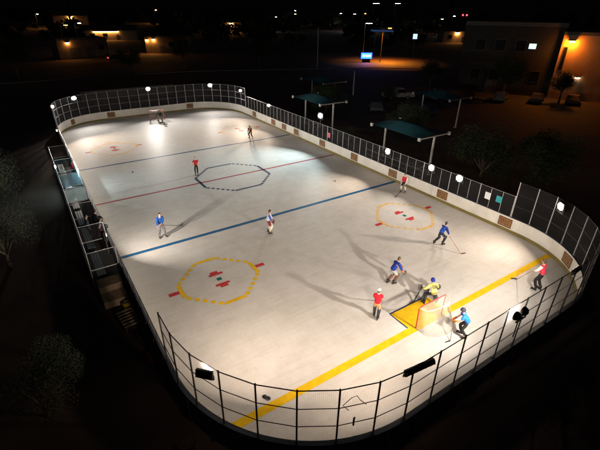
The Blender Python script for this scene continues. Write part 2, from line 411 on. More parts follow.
# ------------------------------------------------------------------ floodlights
WARM, NEUT, COOL, FARW = (1, .81, .64), (1, .89, .77), (.74, .94, .97), (1, .95, .89)
fl_group = 'floodlights mounted round the rink fence'
LAMP_SET = iter([(225, -4, 112), (90, 10, 130), (235, -3, 112), (90, 10, 130), (150, -4, 112), (112, -5, 108), (300, -4, 124), (112, -5, 108), (62, -4, 112), (48, -4, 112), (135, 8, 146), (125, 6, 122), (175, 6, 146), (95, 12, 152), (80, 10, 152), (150, -4, 128), (78, -3, 136), (5, -6, 110)])   # watts per unit exposure, downward tilt, beam angle
PWR = 4.1
def flood(x, y, z, aim, power, colr, label, kind='square', size=(.5, .36), tilt=30, mount=None):
    power, tilt, beam = next(LAMP_SET)
    d = Vector((aim[0]-x, aim[1]-y)).normalized(); rz = atan2(-d.x, d.y)
    root = empty('floodlight', (x, y, z), rz, label, 'floodlight', fl_group)
    rx = Matrix.Rotation(-radians(tilt), 4, 'X')
    W, H = size
    hb = MB(); hb.T = rx
    if kind == 'square':
        hb.bbox((0, -.07, 0), (W+.06, .11, H+.06), .02)
        nf = 7
        for i in range(nf): hb.box((-W/2+W*i/(nf-1), -.145, 0), (.012, .05, H*.9))
        hb.build('housing', 'black', root)
        lb = MB(); lb.T = rx; lb.ell((0, -.012, 0), (W*.4, min(.11, .26*min(W, H)), H*.4), None, 24, 12, lambda p: Vector((p.x*1.08, max(p.y, 0), p.z*1.08)))  # round bulging lens, shaped so the glow reads like bloom
        A = W*H
    else:                                            # pair of round heads
        lb = MB(); lb.T = rx; rr = H/2; A = 0
        for cx in (-W/2, W/2):
            prof = [(-.2, rr*.35), (-.16, rr*.75), (-.06, rr*1.08), (.0, rr*1.1)]
            hb.tube([(cx, yy, 0) for yy, _ in prof], [q for _, q in prof], 16)
            vs = [(cx+rr*cos(2*pi*k/16), .006, rr*sin(2*pi*k/16)) for k in range(16)]
            lb.add(vs, [tuple(range(16))]); A += pi*rr*rr
        hb.box((0, -.1, -H/2-.06), (W*1.3, .05, .05))
        hb.build('housing', 'black', root)
    lb.build('lens', emit(colr, 55), root)
    la = bpy.data.lights.new('flood_beam', 'AREA'); la.shape = 'RECTANGLE'; la.size = W*.6; la.size_y = H*.6
    la.energy = power*PWR; la.color = colr; la.spread = radians(beam)
    lo = bpy.data.objects.new('flood_beam', la); COL.objects.link(lo); lo.parent = root
    lo.matrix_local = rx @ Matrix.Translation((0, .14 if kind == 'square' else .02, 0)) @ Matrix.Rotation(radians(90), 4, 'X')
    bk = MB()
    for sx in (-1, 1): bk.box((sx*(W/2+.05 if kind == 'square' else .06), -.06, -H*.32), (.014, .035, H*.75))
    bk.box((0, -.06, -H*.7), (W+.11 if kind == 'square' else .13, .04, .02))
    if mount: bk.tube([(0, -.06, -H*.7), (0, -.06, -H*.7-mount)], .025, 8)
    bk.build('bracket', 'darksteel', root)
    return root
PW = 1000
flood(-11.5, 21.7, 3.35, (-2, 8), PW*.45, WARM, 'small warm floodlight where far fence bends into left side', size=(.42, .32))
flood(-8.85, 25.9, 3.3, (-3, 8), PW, FARW, 'bright floodlight on far fence at its left bend', size=(.62, .5))
flood(.3, 26.9, 3.45, (0, 6), PW, FARW, 'bright floodlight on far fence straight behind the far goal', size=(.62, .5))
flood(8.75, 26.0, 3.35, (3, 8), PW*.9, FARW, 'bright floodlight on far fence beside its right bend', size=(.62, .5))
flood(11.3, 21.4, 3.1, (0, 8), PW*.4, WARM, 'small warm floodlight at right end of the tall far fence', size=(.42, .32))
flood(11.36, 13.6, 2.5, (0, 8), PW*.45, WARM, 'warm floodlight on low right fence nearest the far corner', size=(.46, .34))
flood(11.4, 2.7, 3.42, (-3, 0), PW*1.5, COOL, 'cool white floodlight raised above low right fence before second canopy', size=(.66, .56), mount=.9)
flood(11.36, -7.4, 2.4, (-2, -6), PW*.7, WARM, 'warm floodlight on low right fence below left post of large canopy', size=(.6, .52))
flood(11.36, -12.2, 2.4, (-2, -10), PW*.7, NEUT, 'floodlight on low right fence below right post of large canopy', size=(.6, .52))
flood(11.36, -14.8, 2.4, (-2, -14), PW*.7, NEUT, 'floodlight on low right fence standing alone beside dark tree', size=(.6, .52))
flood(10.75, -22.1, 3.25, (0, -14), PW*.9, WARM, 'large warm floodlight on tall fence at near right bend', size=(.6, .5))
flood(-11.2, -22.6, 3.45, (-2, -14), PW*.9, WARM, 'black backed floodlight on the tall fence at near left bend', size=(.5, .24))
flood(-.3, -26.2, 3.35, (-.3, -12), PW*1.9, NEUT, 'twin round floodlight heads on near fence beyond the goal', kind='round', size=(.5, .34), mount=.9, tilt=24)
flood(-5.35, -25.85, 3.25, (-4, -14), PW*.5, WARM, 'long black bar light on near fence below yellow goal line', size=(1.15, .16), tilt=30)
flood(4.55, -25.85, 3.3, (4, -14), PW*.45, NEUT, 'short bar light on near fence at right of frame', size=(.7, .16), tilt=30)
flood(-13.15, 3.9, 2.2, (0, 2), PW*1.5, COOL, 'cool white lamp on back rail of the left bench booth', size=(.36, .26))
flood(-11.95, -9.6, 2.25, (0, -4), PW*.6, NEUT, 'bright upright lamp at bench end on the left boards', size=(.2, .5), mount=.85)
flood(-11.85, 17.3, 1.75, (-4, 12), PW*.12, WARM, 'tiny warm lamp low on left boards near far corner', size=(.22, .16))

# ------------------------------------------------------------------ ad panels and small signs
sg = 'brown wooden ad panels fixed to the boards'
def panel(x, y, label, wd=.95, ht=.66):
    s = inv_in(x, y); p, n = f_in(s); rz = atan2(-n.x, n.y)
    root = empty('ad_panel', (p.x-n.x*.003, p.y-n.y*.003, .62), rz, label, 'sign', sg)
    b = MB(); b.bbox((0, -.012, 0), (wd, .022, ht), .006); b.build('plank_face', 'wood', root)
    f = MB()
    for z in (-.5, .5): f.box((0, -.026, z*(ht-.06)), (wd, .01, .05))
    for xx in (-.5, .5): f.box((xx*(wd-.05), -.027, 0), (.05, .01, ht-.12))
    f.build('dark_border', 'woodd', root)
    g = MB(); rr = random.Random(int(x*10+y*7))
    for i, z in enumerate((.13, 0, -.13)):
        xx = -wd*.34
        while xx < wd*.3:
            ww = rr.uniform(.05, .16); g.box((xx+ww/2, -.0245, z), (ww, .004, .06)); xx += ww+.04
    g.build('faded_pattern', 'woodd', root)
for y, l in ((17.7, 'first brown ad panel on right boards, nearest the far corner'), (12.6, 'second brown ad panel on right boards, below warm corner floodlight'),
             (10.0, 'third brown ad panel on right boards, close beside the fourth'), (7.3, 'fourth brown ad panel on right boards, just before dark blue line'),
             (2.2, 'brown ad panel on right boards beneath the small pink sign'), (-3.06, 'brown ad panel on right boards just past the red centre line'),
             (-8.25, 'brown ad panel on right boards where wide blue line ends'), (-13.6, 'brown ad panel on right boards below two close floodlights'),
             (-18.9, 'brown ad panel on right boards where tall near fence begins')):
    panel(XR, y, l)
panel(10.1, -23.6, 'brown ad panel on the curved boards at near right corner')
panel(-4.9, 27, 'brown ad panel on far end boards left of far goal')
panel(5.8, 27, 'brown ad panel on far end boards right of far goal')
panel(-9.6, 25.4, 'brown ad panel on curved boards at far left corner', .6, .6)
def fsign(y, z, wd, ht, m, label):
    root = empty('fence_sign', (XR+FO-.03, y, z), 0, label, 'sign')
    b = MB(); b.bbox((0, 0, 0), (.02, wd, ht), .005); b.build('sign_plate', m, root)
    c = MB()
    for sy in (-1, 1): c.box((.012, sy*wd*.4, ht*.42), (.04, .02, .03))
    c.build('clip', 'darksteel', root)
fsign(-17.2, 1.9, .42, .5, 'signw', 'small white sign hung on the low right fence')
fsign(-18.05, 1.95, .42, .46, 'signt', 'small teal sign hung on low fence beside white sign')
fsign(1.2, 1.72, .5, .5, 'signp', 'small pink sign on low right fence below second canopy')

# things clipped to the near fence
wl = MB(); p, n = f_f(inv_f(-7.8, -26)); 
wl.tube([(-7.95, -25.6, 2.7), (-8.12, -25.52, 2.95), (-7.9, -25.62, 3.25), (-7.75, -25.68, 3.3), (-7.62, -25.72, 3.05), (-7.42, -25.78, 2.8)], .012, 6)
tag(wl.build('wire_loop', 'black'), 'bent black wire loop hooked on the near fence mesh', 'wire')
lk = MB(); lk.bbox((-7.75, -25.66, 2.1), (.05, .05, .36), .01); lk.tube([(-7.75, -25.69, 2.28), (-7.75, -25.72, 2.34), (-7.75, -25.66, 2.34)], .01, 6)
tag(lk.build('latch_bar', 'black'), 'small upright black bar latched to near fence under wire loop', 'latch')
hat = empty('dark_cap', (-8.8, -22.0, .0), .5, 'dark cap lying on the floor beside near end of goal line', 'cap')
b = MB(); b.ell((0,0,0), (.14, .17, .13), zmin=.5); b.build('crown', 'black', hat, smooth=True); hat.scale = (.75, .75, .45)
b = MB(); b.ell((0, .17, .02), (.13, .16, .018)); b.build('brim', 'black', hat, smooth=True)
def puck(x, y, l):
    b = MB(); b.tube([(0,0,.005), (0,0,.011), (0,0,.033), (0,0,.039)], [.068, .076, .076, .068], 20)
    tag(b.build('puck', 'rubber', loc=(x, y, 0)), l, 'puck')
puck(-7.3, 5.7, 'dark puck lying on floor left of the centre octagon'); puck(7.0, -5.8, 'dark puck lying on floor right of centre near blue line')

# ------------------------------------------------------------------ goals
def goal(x, y, rz, label, frame, cord):
    root = empty('hockey_goal', (x, y, 0), rz, label, 'goal')   # mouth faces local +Y
    hw, H = .915, 1.22
    def curve(s, t):                                    # s 0 floor .. 1 top ; t 0..1 left to right round the back
        a = pi*t; d = 1.12*(1-s)**1.2+.52*(1-(1-s)**1.2); ww = hw+(1-s)*.16*sin(a)
        cx, sx = cos(a), sin(a)
        px = -ww*math.copysign(abs(cx)**.75, cx); py = -d*abs(sx)**.8
        return Vector((px, py, s*H))
    b = MB(); b.tube([(-hw, 0, 0), (-hw, 0, H-.04), (-hw+.04, 0, H), (hw-.04, 0, H), (hw, 0, H-.04), (hw, 0, 0)], .03, 10); b.build('goal_mouth_frame', frame, root, smooth=True)
    b = MB(); b.tube([curve(0, k/24)+Vector((0,0,.025)) for k in range(25)], .022, 8); b.build('base_frame', 'framewhite', root, smooth=True)
    b = MB(); b.tube([curve(1, k/20) for k in range(21)], .018, 8); b.build('top_frame', 'framewhite', root, smooth=True)
    b = MB(); nt_, ns = 56, 24
    for i in range(nt_+1):
        for j in range(ns):
            sag = lambda s: Vector((0, .04*sin(pi*s), 0))
            s0, s1 = j/ns, (j+1)/ns
            b.wire(curve(s0, i/nt_)+sag(s0), curve(s1, i/nt_)+sag(s1), cord)
            if i < nt_: b.wire(curve(s0, i/nt_)+sag(s0), curve(s0, (i+1)/nt_)+sag(s0), cord)
    for i in range(1, 36):
        xx = -hw+2*hw*i/36
        t = min((abs(curve(1, k/200).x-xx), k/200) for k in range(201))[1]
        b.wire((xx, 0, H), curve(1, t)+Vector((0,0,-.01)), cord)
    for k in range(1, 10):
        d = .52*k/10; ts = [q/100 for q in range(101) if curve(1, q/100).y <= -d]
        if ts: b.wire(curve(1, ts[0]), curve(1, ts[-1]), cord)
    b.build('net', 'cordw', root)
    return root
goal(-.08, -22.39, 0, 'near hockey goal with red mouth frame and pale rounded net', 'framered', .0042)
goal(.1, 23.5, pi, 'far hockey goal with red posts before the far boards', 'framered', .004)

# ------------------------------------------------------------------ people
def skin_mesh(V, E, rad, root=0, sub=2):
    me = bpy.data.meshes.new('tmp'); me.from_pydata([tuple(v) for v in V], E, []); ob = bpy.data.objects.new('tmp', me); COL.objects.link(ob)
    mo = ob.modifiers.new('s', 'SKIN'); mo.use_smooth_shade = True; mo.branch_smoothing = .6
    for i, d in enumerate(me.skin_vertices[0].data):
        r = rad[i]; d.radius = r if isinstance(r, tuple) else (r, r); d.use_root = (i == root)
    ss = ob.modifiers.new('u', 'SUBSURF'); ss.levels = sub; ss.render_levels = sub
    dg = bpy.context.evaluated_depsgraph_get(); dg.update()
    res = bpy.data.meshes.new_from_object(ob.evaluated_get(dg))
    bpy.data.objects.remove(ob); bpy.data.meshes.remove(me)
    return res
def ik(a, b, l1, l2, pole):
    a, b = Vector(a), Vector(b); d = b-a; L = min(d.length, (l1+l2)*.998); dn = d.normalized()
    x = (l1*l1-l2*l2+L*L)/(2*L); h = sqrt(max(0, l1*l1-x*x))
    pv = Vector(pole); pv = pv-dn*pv.dot(dn)
    pv = pv.normalized() if pv.length > 1e-4 else Vector((0,0,1))
    return a+dn*x+pv*h, a+dn*L
def hand(b, wrist, d, side, palmn, s=1.0, grip=.9):
    """palm with four unequal bent fingers and a thumb leaving its side"""
    d = d.normalized(); pn = (palmn-d*palmn.dot(d)).normalized(); lat = d.cross(pn).normalized()*side
    rot = Matrix((lat, d, pn)).transposed()
    b.ell(wrist+d*.045*s, (.042*s, .055*s, .018*s), rot, 10, 8)
    for i, ln in enumerate((.072, .08, .075, .058)):
        base = wrist+d*.085*s+lat*(.03-.02*i)*s
        pts = [base]; ang = 0
        for q, fr in enumerate((.45, .32, .23)):
            ang += grip*(.75 if q else .5)
            pts.append(pts[-1]+(d*cos(ang)+pn*sin(ang))*ln*fr*s)
        b.tube(pts, [.0095*s, .009*s, .008*s, .006*s], 6)
    base = wrist+d*.03*s+lat*.036*s
    tdir = (d*.55+lat*.65+pn*.35).normalized(); t2 = (d*.7+pn*.6-lat*.1).normalized()
    b.tube([base, base+tdir*.035*s, base+tdir*.035*s+t2*.03*s], [.0115*s, .010*s, .007*s], 6)

def person(x, y, face, pose, outfit, label, group=None, h=1.78):
    """standing figure; local +Y is forward. pose: hp, py, lean, feet, hands, headp, heady, arm pole"""
    d = Vector(face).normalized(); rz = atan2(-d.x, d.y)
    k = h/1.9
    hp = pose.get('hp', 1.0)+.07; py = pose.get('py', 0); lean = pose.get('lean', .08); tw = pose.get('twist', 0)
    P = Vector((pose.get('px', 0), py, hp)); ax = Vector((0, sin(lean), cos(lean)))
    ax2 = Vector((0, sin(lean*1.15), cos(lean*1.15)))
    belly = P+ax*.17; chest = P+ax*.37; neck = P+ax*.37+ax2*.16
    ha = lean*pose.get('headf', .45); hd = Vector((0, sin(ha), cos(ha)))
    headc = neck+hd*.185+Vector((0, .025, 0))
    sa = pose.get('sho', 0)
    rgt = Vector((cos(tw), sin(tw), 0))
    sh = {s: chest+ax2*.1+rgt*s*.185 for s in (-1, 1)}
    hip = {s: P+Vector((s*.095, 0, -.03)) for s in (-1, 1)}
    foot = pose.get('feet', ((-.14, 0, 0), (.14, 0, 0)))
    hands = pose.get('hands', ((-.28, .08, hp-.05), (.28, .08, hp-.05)))
    SK = outfit.get('lift', .09)
    J = {}
    for i, s in enumerate((-1, 1)):
        fx = Vector((foot[i][0], foot[i][1], foot[i][2]+SK+.08))
        J['knee', s], J['ank', s] = ik(hip[s], fx, .45, .44, (s*.12, 1, 0))
        J['elb', s], J['wri', s] = ik(sh[s], hands[i], .30, .27, pose.get('pole', (s*.7, -.7, -.5)) if 'pole' in pose else (s*.7, -.7, -.5))
    hd_rot = Matrix.Rotation(pose.get('heady', 0), 3, 'Z') @ Matrix.Rotation(-(ha*.6+pose.get('headp', 0)), 3, 'X')
    V = [P+ax*.04, belly, chest, neck, neck+hd*.09, chest+ax2*.09]; E = [(0,1),(1,2),(2,5),(5,3),(3,4)]
    rad = [(.12,.1), (.13,.1), (.14,.105), (.06,.06), .056, (.11,.085)]
    for s in (-1, 1):
        i = len(V); V += [sh[s], J['elb', s], J['wri', s]]; E += [(5, i), (i, i+1), (i+1, i+2)]; rad += [.06, .044, .03]
        i = len(V); tdir = Vector((s*.25, 1, 0)).normalized()
        V += [hip[s]+(J['knee', s]-hip[s])*.22, J['knee', s], J['ank', s], J['ank', s]+tdir*.13+Vector((0,0,-.055))]; E += [(0, i), (i, i+1), (i+1, i+2), (i+2, i+3)]; rad += [.08, .06, .043, .035]
    bm_ = skin_mesh(V, E, rad)
    b = MB(); b.mesh(bm_); bpy.data.meshes.remove(bm_)
    # head with a face
    def face_fn(p):
        q = p.copy()
        if q.z < 0: q.x *= 1-.28*(-q.z)**1.5; 
        if q.y > 0 and q.z < -.2: q.y *= 1+.06
        if q.y > .55: q.y *= .95
        if q.y > .5 and abs(q.z-.08) < .14 and .18 < abs(q.x) < .55: q.y -= .07
        return q
    b.ell(headc, (.078, .098, .122), hd_rot, 20, 16, face_fn)
    H = lambda v: headc+hd_rot @ Vector(v)
    b.tube([H((0, .092, .028)), H((0, .108, .0)), H((0, .118, -.018)), H((0, .095, -.028))], [.008, .011, .015, .009], 8)
    for s in (-1, 1):
        b.ell(H((s*.08, -.005, -.004)), (.012, .022, .032), hd_rot, 8, 6)
        b.tube([H((s*.014, .098, .035)), H((s*.045, .086, .037))], .006, 6)
    b.cur = 1
    for s in (-1, 1): b.ell(H((s*.031, .086, .014)), (.011, .008, .009), hd_rot, 8, 6)
    b.cur = 2; b.ell(H((0, .088, -.058)), (.025, .009, .0085), hd_rot, 10, 6)
    b.cur = 0
    gl = outfit.get('gloves')
    for s in (-1, 1):
        hdv = J['wri', s]-J['elb', s]
        hand(b, J['wri', s]+hdv.normalized()*.005, hdv, s, Vector((-s*.8, .3, -.3)))
    body = b.build('person', ['skin', 'eye', 'lip'], loc=(x, y, 0), smooth=True, rotz=rz)
    body.scale = (k,)*3
    tag(body, label, 'person', group)
    # clothes
    jm = outfit['jersey']; slv = outfit.get('sleeve', 1.0)
    V = [P+ax*-.06, belly, chest, chest+ax2*.1, neck+hd*.01]; E = [(0,1),(1,2),(2,3),(3,4)]; rad = [(.19,.15), (.18,.145), (.195,.155), (.17,.13), (.082,.08)]
    for s in (-1, 1):
        i = len(V); e = J['elb', s]; wv = e+(J['wri', s]-e)*.82
        if slv >= 1: V += [sh[s], e, wv]; E += [(3, i), (i, i+1), (i+1, i+2)]; rad += [.102, .076, .058]
        else: V += [sh[s], sh[s]+(e-sh[s])*.72]; E += [(3, i), (i, i+1)]; rad += [.1, .076]
    me = skin_mesh(V, E, rad); c = MB(); c.mesh(me); bpy.data.meshes.remove(me)
    js = c.build('jersey', [jm, outfit.get('jersey2', jm)], body, smooth=True)
    if 'jersey2' in outfit:
        idx = []
        for p_ in js.data.polygons: 
            cc = p_.center; side = abs(cc.x) > .2 or (cc-P).dot(ax) < .02
            idx.append(1 if side else 0)
        js.data.polygons.foreach_set('material_index', idx)
    pm = outfit['pants']; pl = outfit.get('plen', 1.0)
    V = [P+ax*.13, P+ax*.01]; E = [(0, 1)]; rad = [(.155,.125), (.16,.13)]
    for s in (-1, 1):
        i = len(V); kn = J['knee', s]; an = J['ank', s]
        V += [hip[s]+(kn-hip[s])*.3+Vector((s*.01, 0, 0))]; E += [(1, i)]; rad += [.1]
        if pl >= 1: V += [kn, kn+(an-kn)*.9]; E += [(i, i+1), (i+1, i+2)]; rad += [.086, .068]
        else: V += [hip[s]+(kn-hip[s])*.92]; E += [(i, i+1)]; rad += [.095]
    me = skin_mesh(V, E, rad); c = MB(); c.mesh(me); bpy.data.meshes.remove(me); c.build('trousers' if pl >= 1 else 'shorts', pm, body, smooth=True)
    if 'socks' in outfit:
        for s in (-1, 1):
            kn, an = J['knee', s], J['ank', s]; c = MB()
            f = (an-kn).normalized(); fr = Vector((0, .03, 0))
            c.tube([kn+fr-f*.1, kn+fr-f*.02, kn+fr*.6+f*.16, an-f*.05], [.06, .09, .085, .062], 12); c.build('shin_pad', outfit['socks'], body, smooth=True)
    if 'pads' in outfit:
        for s in (-1, 1):
            kn, an = J['knee', s], J['ank', s]; f = (kn-an).normalized(); side = Vector((1,0,0)); nn = side.cross(f).normalized()
            rot = Matrix((side, nn, f)).transposed(); c = MB()
            fwd = nn if nn.y > 0 else -nn
            c.bbox((an+kn)/2+fwd*.1+f*.08, (.27, .12, .74), .05, rot.to_4x4()); c.build('leg_pad', outfit['pads'], body, smooth=True)
    for s in (-1, 1):                                   # inline skate: boot, frame, four wheels
        an = J['ank', s]; tdir = Vector((s*.2, 1, 0)).normalized(); c = MB()
        rot = Matrix.Rotation(atan2(-tdir.x, tdir.y), 4, 'Z')
        c.T = Matrix.Translation(an) @ rot
        c.tube([(0, -.02, .1), (0, -.01, .0), (0, .03, -.05)], [.06, .062, .062], 10)
        c.tube([(0, -.07, -.045), (0, .04, -.045), (0, .15, -.055), (0, .2, -.065)], [.045, .052, .046, .025], 10)
        if SK > .05:
            c.cur = 1; c.box((0, .06, -.1), (.03, .27, .035))
            for q in range(4): c.tube([(-.013, -.055+q*.078, -.131), (.013, -.055+q*.078, -.131)], .038, 12)
        c.build('skate' if SK > .05 else 'shoe', [outfit.get('boot', 'black'), 'rubber'], body, smooth=False)
    hat_ = outfit.get('head', ('hair', 'hairdark')); c = MB()
    if hat_[0] == 'hair':
        c.ell(H((0, -.012, .022)), (.088, .104, .115), hd_rot, 20, 14, lambda p: Vector((p.x, min(p.y, .62+.3*max(0, p.z-.3)), p.z)), zmin=.58)
        c.ell(H((0, -.04, -.02)), (.08, .075, .09), hd_rot, 14, 10, lambda p: Vector((p.x, min(p.y, .1), p.z)))
        c.build('hair', hat_[1], body, smooth=True)
    elif hat_[0] == 'cap':
        c.ell(H((0, -.005, .03)), (.096, .114, .115), hd_rot, 20, 12, zmin=.56); c.build('cap', hat_[1], body, smooth=True)
        c = MB(); c.ell(H((0, .13, .028)), (.075, .085, .012), hd_rot, 14, 8); c.build('cap_brim', hat_[1], body, smooth=True)
        c = MB(); c.ell(H((0, -.04, -.02)), (.08, .075, .09), hd_rot, 14, 10, lambda p: Vector((p.x, min(p.y, .1), p.z))); c.build('hair', 'hairbrown', body, smooth=True)
    else:
        c.ell(H((0, -.01, .02)), (.112, .132, .135), hd_rot, 22, 16, lambda p: Vector((p.x, p.y, p.z)) if p.y < .35 or p.z > .05 else Vector((p.x, p.y*.6, p.z)), zmin=.72); c.build('helmet', hat_[1], body, smooth=True)
        c = MB()
        for q in range(-3, 4): c.tube([H((q*.024, .122-abs(q)*.009, .05)), H((q*.026, .14-abs(q)*.01, -.01)), H((q*.02, .12-abs(q)*.006, -.09))], .004, 5)
        c.build('face_cage', 'steel', body)
    if gl:
        for s in (-1, 1):
            hdv = (J['wri', s]-J['elb', s]).normalized(); c = MB()
            c.tube([J['wri', s]-hdv*.09, J['wri', s]-hdv*.02, J['wri', s]+hdv*.03], [.062, .052, .05], 10)
            hand(c, J['wri', s]+hdv*.0, hdv, s, Vector((-s*.8, .3, -.3)), 1.45)
            c.build('glove', gl, body, smooth=True)
    Mw = Matrix.Translation((x, y, 0)) @ Matrix.Rotation(rz, 4, 'Z') @ Matrix.Scale(k, 4)
    return body, {s: Mw @ (J['wri', s]+(J['wri', s]-J['elb', s]).normalized()*.07) for s in (-1, 1)}, (P, ax, Mw, chest)

def stick(top, heel, toe, label, shaft='stickm', blade='rubber', goalie=False):
    top, heel, toe = Vector(top), Vector(heel), Vector(toe)
    root = empty('hockey_stick', heel, 0, label, 'hockey stick', 'hockey sticks held by the players')
    b = MB(); d = (top-heel).normalized()
    q = d.to_track_quat('Z', 'Y').to_matrix().to_4x4(); L = (top-heel).length
    b.bbox(d*(L/2), (.026, .034, L), .006, q); b.build('shaft', shaft, root)
    c = MB(); v = toe-heel; n = v.length; vd = v.normalized(); side = Vector((-vd.y, vd.x, 0))
    hh = .1 if goalie else .075
    vs = []
    for i in range(7):
        t = i/6; base = vd*n*t+side*(.05*t*t*n/.3); hgt = hh*(1-.25*t)
        for sd in (-.006, .006): vs += [base+side*sd+Vector((0,0,.005)), base+side*sd+Vector((0,0,.005+hgt))]
    fs = []
    for i in range(6):
        a = i*4; e = a+4
        fs += [(a, a+1, e+1, e), (a+2, e+2, e+3, a+3), (a+1, a+3, e+3, e+1), (a, e, e+2, a+2)]
    fs += [(0, 2, 3, 1), (24, 25, 27, 26)]
    c.add(vs, fs)
    if goalie: c.box(d*.32, (.02, .09, .6), q)
    c.build('blade', blade, root)

PR = Vector((.833, -.553)); PA = Vector((.553, .833))     # to the right / away, seen along the rink from the camera side
def fdir(r, a): return PR*r+PA*a
pg = 'hockey players out on the rink floor'
C = cloth
# blue shirt near the left blue line
_, hh, _ = person(-8.5, -7.47, fdir(.45, -.7), dict(lean=.16, feet=((-.2, .02, 0), (.2, -.02, 0)), hp=.98, hands=((.05, .33, 1.15), (.3, .3, .98)), headp=.3),
    dict(jersey=C('blue_shirt', (.012, .06, .24)), pants=C('grey_jeans', (.13, .125, .14)), head=('hair', 'hairdark'), sleeve=1), 'person in blue shirt and grey trousers by the left blue line', pg, 1.84)
stick(hh[-1], (-6.95, -6.6, 0), (-6.7, -6.35, 0), 'dark hockey stick reaching right from blue shirted player', 'stickm')
# red shirt at the centre octagon
_, hh, _ = person(-2.64, 1.93, fdir(.3, -1), dict(lean=.06, feet=((-.1, -.05, 0), (.12, .05, 0)), hands=((-.27, .12, .98), (.2, .3, 1.12))),
    dict(jersey=C('red_shirt', (.42, .018, .035)), pants=C('black_trousers', (.02, .02, .022)), head=('hair', 'hairdark'), sleeve=.7), 'person in red shirt and black trousers at the centre octagon', pg, 1.7)
# white and blue jersey near the blue line
_, hh, _ = person(-2.43, -10.68, fdir(1, .15), dict(lean=.25, hp=.93, feet=((-.18, .05, 0), (.16, .1, 0)), hands=((-.1, .38, .95), (.14, .38, .8)), headp=.2),
    dict(jersey=C('white_blue_jersey', (.5, .52, .6)), jersey2=C('royal_sleeve', (.06, .09, .32)), pants=C('maroon_shorts', (.16, .03, .025)), plen=.8, socks=C('white_pad', (.68, .64, .55)), head=('hair', 'hairdark'), gloves=C('maroon_glove', (.14, .03, .03))),
    'person in white and blue jersey with maroon shorts near centre line', pg, 1.8)
# blue sweater skating toward the crease
_, hh, _ = person(.6, -19.2, fdir(.85, .45), dict(lean=.62, hp=.86, py=-.1, feet=((-.12, -.22, 0), (.12, .0, 0)), hands=((-.12, .5, .95), (.22, .45, .8)), headp=-.1),
    dict(jersey=C('navy_sweater', (.012, .028, .2)), pants=C('khaki_shorts', (.3, .33, .32)), plen=.8, head=('hair', 'hairbrown'), socks=C('brown_sock', (.12, .06, .035)), gloves=C('orange_glove', (.42, .13, .03))),
    'person in navy sweater leaning forward in front of near goal', pg, 1.86)
stick(hh[1], (1.9, -19.0, 0), (2.15, -18.85, 0), 'wooden hockey stick of the navy sweater player', 'stickw')
# red shirt, white cap
_, hh, _ = person(-2.13, -20.84, fdir(.3, 1), dict(lean=.2, hp=.93, feet=((-.1, .1, 0), (.12, -.12, 0)), hands=((-.12, .38, 1.02), (.2, .36, .92))),
    dict(jersey=C('bright_red_shirt', (.52, .012, .025)), pants=C('beige_trousers', (.42, .25, .12)), plen=.8, socks=C('dark_sock', (.03, .03, .035)), head=('cap', C('white_cap', (.75, .74, .72))), sleeve=.7),
    'person in bright red shirt and white cap left of near goal', pg, 1.76)
stick(hh[1], (-.95, -20.1, 0), (-.75, -19.9, 0), 'dark hockey stick of the white capped player', 'stickm')
# blue jersey in mid-stride on the right
_, hh, _ = person(6.21, -17.84, fdir(.75, .35), dict(lean=.5, hp=.86, py=-.1, feet=((-.16, -.42, .06), (.16, .05, 0)), hands=((.1, .42, .95), (.36, .34, .76)), headp=-.1),
    dict(jersey=C('blue_jersey', (.018, .07, .42)), jersey2=C('dark_blue_sleeve', (.012, .03, .14)), pants=C('black_shorts', (.03, .03, .04)), plen=.8, socks=C('black_sock', (.02, .02, .025)), head=('hair', 'hairdark')),
    'person in blue jersey striding right near the far right octagon', pg, 1.76)
stick(hh[1], (6.35, -19.35, 0), (6.62, -19.5, 0), 'hockey stick stretched toward viewer by striding blue player', 'stickw')
# red vest by the right end
_, hh, _ = person(6.78, -23.9, fdir(-.55, .85), dict(lean=.2, hp=.95, feet=((-.14, .06, 0), (.14, -.05, 0)), hands=((-.2, .42, 1.05), (.02, .4, .98)), headp=.1),
    dict(jersey=C('red_vest', (.58, .04, .07)), jersey2=C('white_sleeve', (.66, .62, .58)), pants=C('black_trousers', (.02, .02, .022)), head=('hair', 'hairbrown')),
    'person in red vest over white sleeves at right end goal line', pg, 1.95)
stick(hh[-1], (6.75, -22.75, 0), (6.6, -22.5, 0), 'hockey stick in front of the red vested player', 'stickw')
# red and white jersey at the right boards
_, hh, _ = person(10.33, -10.63, fdir(-.5, -.9), dict(lean=.2, hp=.92, feet=((-.2, 0, 0), (.18, .05, 0)), hands=((-.2, .36, .95), (.2, .36, .9))),
    dict(jersey=C('crimson_jersey', (.55, .03, .05)), jersey2=C('white_sleeve', (.66, .62, .58)), pants=C('black_shorts', (.03, .03, .04)), plen=.8, socks=C('white_pad', (.68, .64, .55)), head=('hair', 'hairdark'), gloves=C('white_glove', (.5, .48, .46))),
    'person in crimson and white jersey against the right boards', pg, 1.72)
stick(hh[-1], (9.2, -11.0, 0), (8.95, -11.0, 0), 'dark hockey stick of the crimson jersey player by boards', 'stickm')
# dark maroon player far away
_, hh, _ = person(6.8, 9.77, fdir(-.3, -1), dict(lean=.4, hp=.82, feet=((-.2, 0, 0), (.2, .0, 0)), hands=((-.2, .42, .8), (.2, .42, .75))),
    dict(jersey=C('maroon_jersey', (.13, .03, .03)), jersey2=C('maroon_jersey2', (.09, .025, .025)), pants=C('black_shorts', (.03, .03, .04)), plen=1, head=('helmet', 'black'), gloves=C('white_glove', (.5, .48, .46))),
    'person in dark maroon jersey crouching near the far blue line', pg, 1.72)
